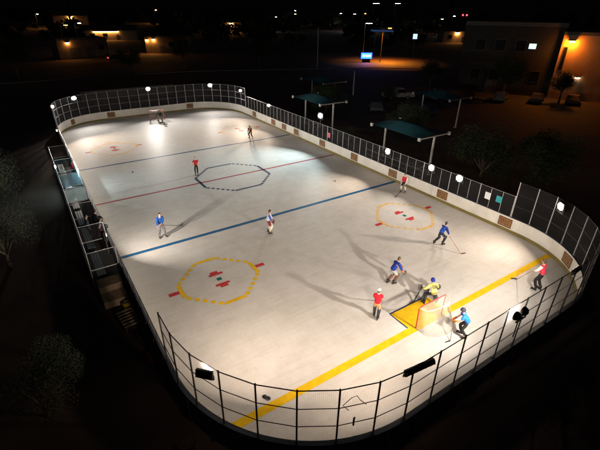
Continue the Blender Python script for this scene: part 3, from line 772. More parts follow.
# blue shirt behind the near goal
_, hh, _ = person(.42, -23.95, fdir(-.95, .35), dict(lean=.55, hp=.88, py=-.08, feet=((-.16, -.1, 0), (.16, .12, 0)), hands=((-.16, .5, .95), (.16, .52, .88))),
    dict(jersey=C('azure_shirt', (.02, .14, .52)), pants=C('black_trousers', (.02, .02, .022)), head=('helmet', C('dark_helmet', (.025, .025, .04))), gloves=C('orange_glove', (.42, .13, .03)), sleeve=.7),
    'person in azure shirt and dark helmet behind the near goal', pg, 1.76)
stick(hh[1], (-.35, -23.85, 0), (-.6, -23.75, 0), 'dark hockey stick of helmeted player behind near goal', 'stickm')
# near goalkeeper
gk, hh, (P_, ax_, Mw_, ch_) = person(1.0, -21.55, fdir(-.15, 1), dict(lean=.68, hp=.74, py=-.22, feet=((-.36, .05, 0), (.36, .05, 0)), hands=((-.44, .34, .82), (.44, .36, .74)), headp=-.3),
    dict(jersey=C('yellow_jersey', (.66, .56, .14)), pants=C('goalie_trousers', (.04, .04, .05)), head=('helmet', C('blue_helmet', (.015, .025, .19))), pads=C('goalie_pad', (.05, .05, .06)), gloves=C('goalie_glove', (.06, .05, .05))),
    'goalkeeper in yellow jersey and blue helmet crouched before near goal', None, 1.84)
tx = bpy.data.curves.new('number', 'FONT'); tx.body = '00'; tx.size = .3; tx.align_x = 'CENTER'; tx.align_y = 'CENTER'; tx.extrude = .004
to = bpy.data.objects.new('jersey_number', tx); COL.objects.link(to)
dg = bpy.context.evaluated_depsgraph_get(); dg.update()
tm = bpy.data.meshes.new_from_object(to.evaluated_get(dg)); bpy.data.objects.remove(to)
no = bpy.data.objects.new('jersey_number', tm); COL.objects.link(no); tm.materials.append(C('number_dark', (.03, .04, .05)))
no.parent = gk
bn = Vector((0, -cos(.7), sin(.7)))
no.matrix_local = Matrix.Translation(ch_-ax_*.03+bn*.158) @ Matrix((Vector((1,0,0)), bn.cross(Vector((1,0,0))), bn)).transposed().to_4x4()
bs = MB(); bs.bbox((-.5, .44, .8), (.22, .07, .34), .03); bs.build('blocker', C('goalie_glove', (.06, .05, .05)), gk, smooth=True)
bs = MB(); bs.ell((.52, .42, .72), (.15, .07, .17)); bs.build('catching_glove', C('goalie_glove', (.06, .05, .05)), gk, smooth=True)
stick(hh[-1], (.35, -21.0, 0), (-.0, -20.98, 0), 'black goalkeeper stick on the floor before near goal', 'black', 'black', True)
# far goalkeeper
gk2, hh, _ = person(.25, 22.75, fdir(.1, -1), dict(lean=.55, hp=.72, py=-.2, feet=((-.26, .05, 0), (.26, .05, 0)), hands=((-.4, .34, .8), (.4, .36, .75))),
    dict(jersey=C('black_jersey', (.02, .022, .024)), pants=C('grey_trousers', (.1, .1, .12)), head=('helmet', 'black'), pads=C('tan_pad', (.3, .26, .2)), gloves=C('goalie_glove', (.06, .05, .05))),
    'goalkeeper in black jersey crouched before the far goal', None, 1.78)
stick(hh[-1], (.3, 22.0, 0), (0.0, 22.0, 0), 'goalkeeper stick held in front of the far goal', 'black', 'black', True)

# ------------------------------------------------------------------ bench booths on the left side
BX0, BX1 = -13.15, XL-.22
booth = empty('bench_booth', (BX0, 0, 0), 0, 'open topped steel bench booth with mesh sides along left boards', 'booth')
BYS = [10.1, 5.9, 2.1, -1.2, -4.1, -7.6, -10.9]
def lp(x, y, z): return (x-BX0, y, z)
for y in BYS:
    for xx in (BX0, BX1):
        b = MB(); b.tube([lp(xx, y, G0), lp(xx, y, 2.12)], .03, 8); b.build('post', 'steel', booth)
b = MB()
for z in (.95, 2.1): b.tube([lp(BX0, BYS[0], z), lp(BX0, BYS[-1], z)], .026, 8)
b.tube([lp(BX1, BYS[0], 2.1), lp(BX1, BYS[3], 2.1)], .022, 8)
for y in BYS:
    for z in (1.05, 2.1): b.tube([lp(BX0, y, z), lp(BX1, y, z)], .024, 8)
b.build('rail', 'steel', booth)
b = MB()
for y in BYS:
    for q in range(1, 26): xx = BX0+(BX1-BX0)*q/26; b.wire(lp(xx, y, .0), lp(xx, y, 2.1))
    for q in range(1, 36): b.wire(lp(BX0, y, q*.058), lp(BX1, y, q*.058))
for q in range(1, 350): yy = BYS[0]+(BYS[-1]-BYS[0])*q/350; b.wire(lp(BX0, yy, 0), lp(BX0, yy, 2.1))
for q in range(1, 36): b.wire(lp(BX0, BYS[0], q*.058), lp(BX0, BYS[-1], q*.058))
b.build('wire_mesh', 'wire', booth)
b = MB(); b.box(lp((BX0+BX1)/2, (BYS[0]+BYS[-1])/2, -.04), (BX1-BX0+.1, BYS[0]-BYS[-1]+.1, .08)); b.build('booth_floor', 'concrete', booth)
for (a, c) in ((2.1, 5.9), (-1.2, 2.1)): b = MB(); b.box(lp(BX1+.05, (a+c)/2, 1.62), (.014, c-a-.1, .9)); b.build('clear_shield', 'poly', booth)
for i in range(2, 4): b = MB(); b.box(lp((BX0+BX1)/2, BYS[i]-.04, 1.58), (BX1-BX0-.1, .014, .95)); b.build('divider_shield', 'poly', booth)
for i, (a, c) in enumerate(zip(BYS, BYS[1:])):
    bb = empty('team_bench', (BX0+.5, (a+c)/2, 0), 0, ['slatted bench in booth compartment nearest the far corner', 'pale bench in booth compartment by the cool white lamp', 'pale bench in glass shielded booth compartment', 'bench in dark booth compartment beside the red line', 'bench behind the dark clothed people in booth', 'bench in booth compartment nearest the tan steps'][i], 'bench', 'benches inside the left booth')
    m = MB(); 
    for q in range(3): m.bbox((-.15+q*.15, 0, .45), (.13, c-a+.5 if False else (a-c)-.5, .035), .008)
    m.build('seat', 'alub', bb)
    for sy in (-1, 1):
        m = MB(); m.box((0, sy*((a-c)/2-.6), .215), (.36, .06, .43)); m.build('leg', 'darksteel', bb)
# shelf boards laid over two compartments
for i, (y, l) in enumerate(((1.4, 'pale blue board laid across the booth beside glass divider'), (.2, 'grey board laid across booth in the middle compartment'))):
    t = empty('shelf_board', ((BX0+BX1)/2, y, 1.05), 0, l, 'shelf')
    m = MB(); m.bbox((0, 0, 0), (BX1-BX0-.12, .75, .035), .01); m.build('shelf_top', 'alub' if i == 0 else C('grey_board', (.2, .21, .2)), t)
    m = MB()
    for sx in (-1, 1): m.box((sx*.5, 0, -.54), (.05, .6, 1.04))
    m.build('shelf_support', 'darksteel', t)
# tan steps at booth's near end
stp = empty('wooden_steps', (-12.45, -12.2, G0), 0, 'two stacked tan plywood steps at near end of booth', 'steps')
for i, (yy, hh_) in enumerate(((.55, .75), (-.35, .4))):
    m = MB(); m.bbox((0, yy, hh_/2), (1.15, .85, hh_), .012); m.build('step', 'tan', stp)
# slatted pallet, yellow tub and red bag beyond
pal = empty('slatted_rack', (-12.25, -14.6, G0), .1, 'pale slatted wooden rack lying beside left boards', 'rack')
m = MB()
for q in range(6): m.bbox((0, -.6+q*.24, .34), (.75, .1, .03), .006)
m.build('slat', 'tan', pal)
m = MB()
for sx in (-1, 1): m.box((sx*.32, 0, .16), (.06, 1.4, .32))
m.build('rail', 'woodd', pal)
tub = empty('yellow_tub', (-12.05, -13.45, G0), 0, 'small yellow plastic tub beside the tan steps', 'tub')
m = MB(); m.tube([(0,0,0), (0,0,.02), (0,0,.3), (0,0,.34), (0,0,.335), (0,0,.06)], [.16, .18, .22, .235, .21, .16], 18); m.build('tub_body', C('yellow_plastic', (.5, .33, .02)), tub, smooth=True)
m = MB(); m.tube([(.22*cos(a), 0, .32+.16*sin(a)) for a in [pi*q/10 for q in range(11)]], .008, 6); m.build('handle', 'steel', tub)
bag = empty('red_bag', (-12.1, -17.5, G0), .3, 'dark red sports bag on ground outside near left boards', 'bag')
m = MB(); m.ell((0, 0, .17), (.2, .4, .17), None, 18, 12, lambda p: Vector((p.x, p.y, max(p.z, -1)))); m.build('bag_body', C('red_canvas', (.12, .01, .014)), bag, smooth=True)
m = MB()
for sx in (-1, 1): m.tube([(sx*.1, .2*cos(a), .25+.16*sin(a)) for a in [pi*q/10 for q in range(11)]], .012, 6)
m.build('strap', 'black', bag)
rk = MB(); rk.ell((0, 0, .14), (.34, .26, .2), None, 16, 12, lambda p: p*(1+.12*sin(7*p.x+3*p.y)*cos(5*p.z))); tag(rk.build('rock', 'dirt', loc=(-12.1, -22.1, G0), smooth=True), 'dim brown rock on ground outside the near left bend', 'rock')
# people on the bench
person(-11.95, 6.3, (1, -.2), dict(lean=.15, feet=((-.12, 0, 0), (.12, 0, 0)), hands=((-.2, .38, 1.2), (.2, .38, 1.2))), dict(jersey=C('red_jacket', (.35, .02, .03)), pants=C('black_trousers', (.02, .02, .022)), head=('hair', 'hairdark')), 'person in red jacket leaning over left boards', 'people in the left booth', 1.75)
person(-11.98, -4.9, (1, .2), dict(lean=.2, feet=((-.12, 0, 0), (.12, 0, 0)), hands=((-.2, .38, 1.2), (.2, .38, 1.2))), dict(jersey=C('black_jacket', (.02, .02, .026)), pants=C('black_trousers', (.02, .02, .022)), head=('helmet', 'black'), gloves=C('black_glove', (.02, .02, .02))), 'person in black jacket and helmet at booth rail', 'people in the left booth', 1.8)
person(-11.95, -6.1, (1, -.15), dict(lean=.3, feet=((-.12, 0, 0), (.12, 0, 0)), hands=((-.2, .45, 1.2), (.2, .45, 1.2))), dict(jersey=C('navy_jacket', (.02, .028, .07)), pants=C('black_trousers', (.02, .02, .022)), head=('hair', 'hairdark'), gloves=C('black_glove', (.02, .02, .02))), 'person in navy jacket leaning over boards in booth', 'people in the left booth', 1.72)
person(-12.5, -5.4, (1, 0), dict(lean=.05, feet=((-.12, 0, 0), (.12, 0, 0))), dict(jersey=C('charcoal_jacket', (.035, .035, .04)), pants=C('black_trousers', (.02, .02, .022)), head=('cap', 'black')), 'person in charcoal jacket and black cap standing back in booth', 'people in the left booth', 1.78)
person(-12.05, -7.0, (1, .3), dict(lean=.15, feet=((-.12, 0, 0), (.12, 0, 0))), dict(jersey=C('maroon_jacket', (.09, .02, .025)), pants=C('black_trousers', (.02, .02, .022)), head=('hair', 'hairdark')), 'person in maroon jacket nearest the upright lamp in booth', 'people in the left booth', 1.74)

# ------------------------------------------------------------------ shade canopies
def canopy(cx, cy, wd, ln, z, label, rz=0):
    root = empty('shade_canopy', (cx, cy, G0), rz, label, 'canopy', 'teal shade canopies beside the rink')
    b = MB(); nx, ny = 12, 16; vs = []
    for j in range(ny+1):
        for i in range(nx+1):
            u, v = i/nx*2-1, j/ny*2-1
            e = 1-.05*(1-u*u)*(abs(v) > .99)-0
            xx = u*wd/2*(1-.06*(1-v*v)); yy = v*ln/2*(1-.05*(1-u*u))
            ridge = .62*(1-abs(u)**1.2)*(1-max(0, abs(v)-.25)/.75*.75)
            vs.append((xx, yy, z+ridge-.06*(1-u*u)*(1-v*v)))
    n0 = len(vs); vs += [(x_, y_, z_-.012) for x_, y_, z_ in vs]
    fs = []
    for j in range(ny):
        for i in range(nx):
            a = j*(nx+1)+i; fs.append((a, a+1, a+nx+2, a+nx+1)); fs.append((n0+a, n0+a+nx+1, n0+a+nx+2, n0+a+1))
    b.add(vs, fs); b.build('shade_cloth', 'teal_fabric', root, smooth=True)
    for s in (-1, 1):
        b = MB(); b.tube([(0, s*ln/2*.98, 0), (0, s*ln/2*.98, z-.06)], .1, 12); b.box((0, s*ln/2*.98, .02), (.4, .4, .04)); b.build('column', 'whitesteel', root)
        b = MB(); b.tube([(-wd/2, s*ln/2*.98, z-.02), (wd/2, s*ln/2*.98, z-.02)], .065, 10)
        for sx in (-1, 1): b.box((sx*wd/2, s*ln/2*.98, z-.02), (.12, .26, .3))
        b.build('cross_arm', 'whitesteel', root)
    return root
cgl = ['large teal shade canopy beside right boards, nearest the viewer', 'teal shade canopy beside right boards behind cool floodlight', 'dim teal canopy farther back behind the second canopy', 'dim teal canopy deep in the dark parking lot']
canopy(15.45, -5.85, 3.9, 6.1, 3.6, cgl[0]); canopy(16.2, 9.6, 3.9, 5.9, 3.6, cgl[1])
canopy(25.3, 21.2, 4.2, 6.0, 3.6, cgl[2]); canopy(31.5, 3.6, 4.2, 6.0, 3.6, cgl[3])
def ptable(x, y, rz, label):
    root = empty('picnic_table', (x, y, G0), rz, label, 'table', 'picnic tables under the canopies')
    b = MB(); b.bbox((0, 0, .75), (.8, 1.9, .05), .01); b.build('tabletop', 'darksteel', root)
    for s in (-1, 1): b = MB(); b.bbox((s*.68, 0, .45), (.28, 1.9, .04), .01); b.build('seat', 'darksteel', root)
    for s in (-1, 1):
        b = MB(); b.tube([(-.72, s*.65, 0), (-.2, s*.65, .73)], .025, 6); b.tube([(.72, s*.65, 0), (.2, s*.65, .73)], .025, 6); b.tube([(-.7, s*.65, .42), (.7, s*.65, .42)], .022, 6); b.build('leg', 'whitesteel', root)
ptable(15.0, -4.3, 0, 'picnic table under large canopy by its left column'); ptable(15.2, -7.3, 0, 'picnic table under large canopy by its right column'); ptable(15.9, 9.4, 0, 'picnic table under the second teal canopy')
rl = empty('hand_rail', (13.6, -5.5, G0), 0, 'low steel hand rail in front of the large canopy', 'railing')
b = MB()
for z in (.5, 1.0): b.tube([(0, -4, z), (0, 3.2, z)], .025, 8)
b.build('rail', 'steel', rl)
for q in range(5): b = MB(); b.tube([(0, -4+q*1.8, 0), (0, -4+q*1.8, 1.0)], .025, 8); b.build('post', 'steel', rl)

# ------------------------------------------------------------------ roads and parking
sheet('parking_lot', [(22, -6), (60, -14), (66, 22), (30, 34), (20, 20)], G0+.004, 'asphalt')
sheet('street', [(-260, 78), (20, 66), (62, 50), (110, 16), (190, -40), (196, -30), (114, 30), (68, 64), (24, 80), (-260, 92)], G0+.008, 'asphalt')
b = MB()
for q in range(9): x = 30+q*3; b.add([(x, 12-q*.6, G0+.012), (x+.12, 12-q*.6, G0+.012), (x+.12+1, 17-q*.6, G0+.012), (x+1, 17-q*.6, G0+.012)], [(0,1,2,3)])
tag(b.build('parking_bay_lines', 'paint'), kind='structure')
def kerb(name, pts, label):
    b = MB()
    for a, c in zip(pts, pts[1:]):
        a, c = Vector(a), Vector(c); d = c-a; b.box(((a.x+c.x)/2, (a.y+c.y)/2, G0+.065), (d.length, .18, .13), Matrix.Rotation(atan2(d.y, d.x), 4, 'Z'))
    tag(b.build(name, 'concrete'), kind='structure')
kerb('street_kerb', [(-260, 77.6), (20, 65.6), (62, 49.6), (110, 15.6)], '')
# block wall behind the far end
bw = empty('block_wall', (0, 0, G0), 0, 'long pale block wall just behind far rink fence', 'wall')
b = MB(); b.box((.2, 38.6, .95), (14, .22, 1.9)); b.build('wall_face', 'stucco', bw); b = MB(); b.box((.2, 38.6, 1.945), (14.1, .3, .09)); b.build('coping', 'concrete', bw)  # face painted dark as unlit, only the coping left pale as lit

# ------------------------------------------------------------------ cars
def car(x, y, rz, colr, label, pickup=False):
    root = empty('pickup_truck' if pickup else 'parked_car', (x, y, G0), rz, label, 'pickup' if pickup else 'car', 'vehicles parked in the dark lot')
    if pickup: prof = [(-2.6,.45),(-2.62,.95),(-.55,1.0),(-.45,1.75),(.75,1.75),(1.35,1.08),(2.45,.98),(2.6,.75),(2.6,.42)]
    else: prof = [(-2.2,.4),(-2.25,.85),(-2.0,.98),(-1.35,1.42),(.2,1.45),(1.05,.98),(2.05,.85),(2.25,.6),(2.22,.38)]
    b = MB(); n = len(prof); vs = []
    for yy, ins in ((-.9, 0), (.9, 0)):
        for px, pz in prof: vs.append((px, yy*(1 if pz < 1.05 else .82), pz))
    b.add(vs, [tuple(range(n-1, -1, -1)), tuple(range(n, 2*n))]+[(i, (i+1) % n, n+(i+1) % n, n+i) for i in range(n)])
    b.build('body', C('car_paint_%02d' % int(colr[0]*99+colr[2]*13), colr), root)
    b = MB()
    zt = prof[4][1]
    for s in (-1, 1):
        x0, x1 = prof[3][0], prof[4][0]
        b.add([(x0+.1, s*.79, zt-.1), (x1-.05, s*.79, zt-.1), (prof[5][0]-.15, s*.9, 1.1), (x0-.15, s*.9, 1.1)], [(0,1,2,3) if s < 0 else (3,2,1,0)])
    b.add([(prof[4][0]+.1, -.68, zt-.05), (prof[4][0]+.1, .68, zt-.05), (prof[5][0]-.02, .82, 1.12), (prof[5][0]-.02, -.82, 1.12)], [(0,1,2,3)])
    for v in range(len(b.v)): b.v[v] = (b.v[v][0]+(.02 if v >= 8 else 0), b.v[v][1]*1.01, b.v[v][2]+.015)
    b.build('window_glass', 'glassdark', root)
    for px in (-1.4, 1.4):
        for s in (-1, 1):
            w_ = MB(); w_.tube([(px, s*.72, .33), (px, s*.93, .33)], .33, 16); wo = w_.build('wheel', 'rubber', root)
            w_ = MB(); w_.tube([(px, s*.93, .33), (px, s*.945, .33)], .2, 12); w_.build('rim', 'steel', wo)
    for s in (-1, 1): b = MB(); b.box((prof[-2][0], s*.65, .68), (.06, .34, .14)); b.build('headlight', 'signw', root)
    return root
car(38.7, 18.0, -.45, (.55, .55, .55), 'white pickup truck parked beyond the teal canopies', True)
for i, (x, y, rz, c, l) in enumerate([
    (52.4, 8, .4, (.12, .12, .13), 'dim silver car parked before the dark two storey building'), (56.7, 4.2, .4, (.06, .06, .07), 'black car parked below the orange lit wall'),
    (48.2, 11.5, .4, (.1, .02, .02), 'dark red car parked left of the dim silver car'), (60.8, .6, .4, (.09, .065, .04), 'brown car at right end of the building parking row'),
    (34.5, 8.5, 1.2, (.04, .05, .09), 'dark blue car under the deep parking lot canopy'), (29.5, 13.5, .9, (.07, .07, .08), 'grey car parked between the dim canopies'),
    (44.0, 14.6, .4, (.16, .16, .17), 'grey car parked at left end of the building row'), (9.9, 96, 0, (.03, .03, .03), 'dark car stopped on far street with tail lights lit'),
    (88, 38, -.6, (.12, .1, .1), 'dark car driving under the orange street lamp'), (95, 31, -.6, (.3, .28, .26), 'pale car on the orange lit road to the right')]):
    o = car(x, y, rz, c, l)
    if 'tail' in l:
        for s in (-1, 1): b = MB(); b.box((-2.28, s*.65, .8), (.05, .5, .2)); b.build('tail_light', emit((1, .05, .03), 6), o)
    if 'driving' in l:
        for s in (-1, 1): b = MB(); b.box((2.3, s*.65, .72), (.05, .3, .14)); b.build('lit_headlight', emit((.75, .8, 1), 12), o)

# ------------------------------------------------------------------ buildings
def building(name, x, y, rz, wd, dp, ht, label, wall='stucco', wins=(), doors=(), lamps=(), par=.4, gable=False):
    """local x along front, front face at local y=0, body extends +y"""
    root = empty(name, (x, y, G0), rz, label, 'building')
    b = MB(); b.box((wd/2, dp/2, ht/2), (wd, dp, ht)); b.build('wall', wall, root)
    b = MB()
    if gable:
        b.add([(-.4, -.5, ht), (wd+.4, -.5, ht), (wd+.4, dp+.4, ht), (-.4, dp+.4, ht), (-.4, dp/2, ht+dp*.22), (wd+.4, dp/2, ht+dp*.22)], [(0,1,5,4), (2,3,4,5), (0,4,3), (1,2,5), (0,3,2,1)])
    else:
        b.box((wd/2, .12, ht+par/2), (wd+.1, .3, par)); b.box((wd/2, dp-.12, ht+par/2), (wd+.1, .3, par))
        for xx in (.1, wd-.1): b.box((xx, dp/2, ht+par/2), (.26, dp-.55, par))
        b.box((wd/2, dp/2, ht+.01), (wd-.5, dp-.6, .03))
    b.build('roof', 'roof', root)
    for wx, wz, ww, wh, lit in wins:
        b = MB(); b.box((wx, -.03, wz), (ww+.16, .1, wh+.16)); fr = b.build('window', 'roof', root)
        b = MB(); b.add([(wx-ww/2, -.085, wz-wh/2), (wx+ww/2, -.085, wz-wh/2), (wx+ww/2, -.085, wz+wh/2), (wx-ww/2, -.085, wz+wh/2)], [(0,1,2,3)])
        b.build('pane', emit(lit[0], lit[1]) if lit else 'glassdark', fr)
    for dx, dw, dh in doors:
        b = MB(); b.box((dx, -.03, dh/2), (dw, .1, dh)); d = b.build('door', 'roof', root)
        b = MB(); b.box((dx+dw*.4, -.1, dh*.5), (.05, .06, .2)); b.build('handle', 'steel', d)
    for lx, lz, c, s, lw in lamps:
        of = .6 if c == SOD else .24
        b = MB(); b.box((lx, -of/2-.1, lz+.13), (lw+.1, of+.2, .08)); l = b.build('wall_lamp', 'darksteel', root)
        b = MB(); b.box((lx, -of, lz), (lw, .3, .16)); b.build('lamp_glass', emit(c, s), l)
    return root
SOD = (1, .27, .015); AMB = (1, .42, .085)
wins = [(3+q*3.2, zz, 1.6, 1.7, None) for q in range(4) for zz in (3.2, 8.0)]
wins[7] = (11.2, 8.0, 1.1, .8, ((.7, 1, .95), 1.3))
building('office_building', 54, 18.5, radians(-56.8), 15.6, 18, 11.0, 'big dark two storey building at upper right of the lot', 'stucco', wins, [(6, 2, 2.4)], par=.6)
building('stucco_building', 61.8, 5.3, radians(-62), 30, 16, 9.9, 'tan building with orange lamp lit end wall at right edge', 'stuccoO', [(.75, 6.4, .45, 3.4, None), (16, 4, 2, 2, None)], [(9, 1.2, 2.2)], [(1.3, 9.0, SOD, 560, .8), (3.6, 3.6, (1, .86, .6), 9, .7)], par=.5)
building('garage_building', -3.2, 104, radians(5), 13, 10, 4.8, 'low garage building with amber wall lamp far left', 'stuccoD', [(11.2, 2.8, 1.2, 1.2, None)], [(4.2, 2.6, 3.0), (8, 2.6, 3.0)], [(2.6, 4.2, AMB, 130, .7)])
building('small_building', 22.0, 111.5, radians(-27), 14, 9, 4.6, 'low building with bright lamp lit corner behind far street', 'stuccoD', [(8, 2.6, 1.6, 1.2, None), (11, 2.6, 1.6, 1.2, None)], [(5, 1.2, 2.2)], [(.6, 3.9, AMB, 240, .6), (2.6, 4.0, AMB, 260, .6)])
building('gable_house', 16, 330, radians(-10), 22, 14, 6.5, 'distant house with warm lamp lit gable at top left', 'stuccoL', [(5, 3, 2, 1.6, None), (15, 3, 2, 1.6, None)], [(10, 1.4, 2.4)], [(11, 5.6, AMB, 1300, 1.6)], gable=True)
building('long_house', 13, 178, radians(-14), 22, 9, 3.8, 'distant long house with amber light strip under eaves', 'stuccoL', [(4, 2, 1.8, 1.2, None), (9, 2, 1.8, 1.2, None)], [(14, 1.2, 2.2)], [(8, 3.3, AMB, 60, 7.0), (13, 3.3, AMB, 40, 3.0)], gable=True)
building('arch_house', 92, 214, radians(-24), 12, 9, 5.2, 'distant house with single amber doorway lamp top centre', 'stuccoL', [(3, 2.4, 1.6, 1.4, None)], [(6, 1.4, 2.4)], [(6, 4.6, AMB, 700, 1.2)], gable=True)
building('amber_house', 150, 100, radians(-33), 14, 9, 4.6, 'distant house with amber glow left of big building', 'stuccoL', [(3, 2.4, 1.6, 1.4, None)], [(9, 1.4, 2.4)], [(6, 4.0, AMB, 260, 1.2)], gable=True)
# petrol canopy with blue trim
gs = empty('station_canopy', (112, 100, G0), radians(-33), 'distant petrol station canopy with glowing blue trim', 'canopy')
for xx in (-2.6, 2.6):
    b = MB(); b.tube([(xx, 0, 0), (xx, 0, 5.1)], .25, 10); b.build('column', 'whitesteel', gs)
b = MB(); b.box((0, 0, 5.5), (8, 6, .7)); b.build('canopy_roof', 'signw', gs)
b = MB(); b.box((0, -3.05, 5.55), (8, .1, .2)); b.box((-4.05, 0, 5.55), (.1, 6, .2)); b.build('neon_trim', emit((.04, .2, .8), .3), gs)
# electronic sign board
es = empty('electronic_sign', (68.3, 59.5, G0), radians(-33), 'glowing blue white electronic sign beside the street', 'sign')
b = MB(); b.bbox((0, 0, .45), (2.2, .6, .9), .03); b.build('plinth', 'stucco', es)
b = MB(); b.bbox((0, 0, 1.75), (3.3, .4, 1.7), .04); b.build('cabinet', 'black', es)
b = MB(); b.add([(-1.5, -.205, 1.0), (1.5, -.205, 1.0), (1.5, -.205, 2.5), (-1.5, -.205, 2.5)], [(0,1,2,3)]); b.build('screen', emit((.008, .045, 1), 16), es)
b = MB()
for i, (xx, ww) in enumerate(((-.75, .7), (.1, .7), (.85, .55))): b.bbox((xx, -.215, 1.75), (ww*.8, .014, .5), .004)
b.build('screen_pattern', emit((.6, .85, 1), 9), es)
# ------------------------------------------------------------------ street lamps
def street_lamp(x, y, z, c, s, label, rz=0, lens=(.7, .3), arm=1.4, name='street_lamp', cat='street lamp', group='street lamps in the dark town', beam=0):
    root = empty(name, (x, y, G0), rz, label, cat, group)
    b = MB(); b.tube([(0, 0, 0), (0, 0, z)], [.11, .07], 8); b.build('pole', 'darksteel', root)
    b = MB(); b.tube([(0, 0, z-.1), (arm*.5, 0, z+.15), (arm, 0, z+.15)], .04, 6); b.build('arm', 'darksteel', root)
    b = MB(); b.bbox((arm+lens[0]/2, 0, z+.16), (lens[0]+.1, lens[1]+.08, .12), .03); b.build('lamp_head', 'darksteel', root)
    b = MB(); b.bbox((arm+lens[0]/2, 0, z+.06), (lens[0], lens[1], .1), .03); b.build('lamp_glass', emit(c, s), root)
    if beam:
        la = bpy.data.lights.new('street_beam', 'AREA'); la.shape = 'RECTANGLE'; la.size, la.size_y = lens; la.energy = beam; la.color = c; la.spread = radians(128)
        lo = bpy.data.objects.new('street_beam', la); COL.objects.link(lo); lo.parent = root; lo.location = (arm+lens[0]/2, 0, z-.02)
    return root
WH = (.95, .97, 1)
street_lamp(71.8, 57.6, 8.6, SOD, 60, 'orange street lamp lighting road beside the electronic sign', radians(-33), (.9, .45), beam=5000)
street_lamp(70.5, 63.5, 9.6, WH, 60, 'white lamp on tall mast above the electronic sign', radians(-33), (1.6, .5), .3)
far = [(94.8, 357.8, 10, AMB, 700, 'amber street lamp standing alone at top left of centre'), (257.7, 393.7, 10, WH, 260, 'upper white lamp of the close pair at top centre'), (200.4, 304, 8, AMB, 320, 'lower amber lamp of the close pair at top centre'),
 (122, 203.3, 8, WH, 60, 'small white lamp left of the close pair at top centre'), 
 (166.8, 197.9, 10, WH, 100, 'first and brightest lamp of the row above electronic sign'), (163.9, 180.5, 10, WH, 80, 'second, dimmer white lamp of the row above electronic sign'), (188.8, 199.9, 10, AMB, 50, 'third, yellowish lamp of the row above electronic sign'),
 (201.4, 145.9, 8, AMB, 160, 'amber lamp by the house left of big building'), (185.9, 124.9, 10, WH, 70, 'white lamp just above the left of the big dark building'), 
 (5.7, 133.5, 8, WH, 22, 'small white lamp above garage building, right one'), (0, 118.2, 8, AMB, 12, 'small amber lamp above garage building, left one'), (3.8, 292.8, 8, AMB, 200, 'amber lamp at far left beside lamp lit gable')]
for x, y, z, c, s, l in far: street_lamp(x, y, z, c, s*1.6, l, R.uniform(-.8, .2), (1.0, .5), 1.0)
# taller sources near the horizon
street_lamp(190, 192, 16, WH, 45, 'very high white mast light at top edge, left one', 0, (4.5, 1), .3); street_lamp(214, 196, 16.2, WH, 40, 'very high white mast light at top edge, right one', 0, (4, 1), .3)

# traffic signal
ts = empty('traffic_signal', (236, 151, G0), radians(-40), 'distant traffic signal showing red above the dark building', 'traffic light')
b = MB(); b.tube([(0, 0, 0), (0, 0, 9.6)], .12, 8); b.tube([(0, 0, 9.4), (-5, 0, 9.7)], .07, 6); b.build('pole', 'darksteel', ts)
for xx in (-2.2, -4.6):
    b = MB(); b.bbox((xx, -.1, 9.6), (.5, .3, 1.4), .05); h_ = b.build('signal_head', 'black', ts)
    b = MB(); b.ell((xx, -.26, 10.0), (.5, .06, .5), None, 12, 8); b.build('red_lens', emit((1, .02, .03), 14), h_)
# blue-white sign on a pole
bs_ = empty('pole_sign', (89.2, 61.7, G0), radians(-33), 'small blue white lit sign on pole beyond the street', 'sign')
b = MB(); b.tube([(0, 0, 0), (0, 0, 5.2)], .1, 8); b.build('pole', 'darksteel', bs_)
b = MB(); b.bbox((0, 0, 6), (1.5, .3, 1.7), .05); b.build('cabinet', 'black', bs_)
b = MB(); b.add([(-.65, -.16, 5.3), (.65, -.16, 5.3), (.65, -.16, 6.7), (-.65, -.16, 6.7)], [(0,1,2,3)]); b.build('sign_face', emit((.45, .6, 1), 1.6), bs_)
def bare_pole(x, y, z, l):
    root = empty('utility_pole', (x, y, G0), 0, l, 'pole')
    b = MB(); b.tube([(0, 0, 0), (0, 0, z)], [.13, .09], 8); b.build('shaft', 'whitesteel', root); b = MB(); b.box((0, 0, z+.02), (.3, .3, .05)); b.build('top_plate', 'darksteel', root)
bare_pole(34.1, 24.2, 4.0, 'pale bare pole standing right of the dim back canopy')
bare_pole(50.5, 58, 9, 'thin dark pole left of the blue lit road')

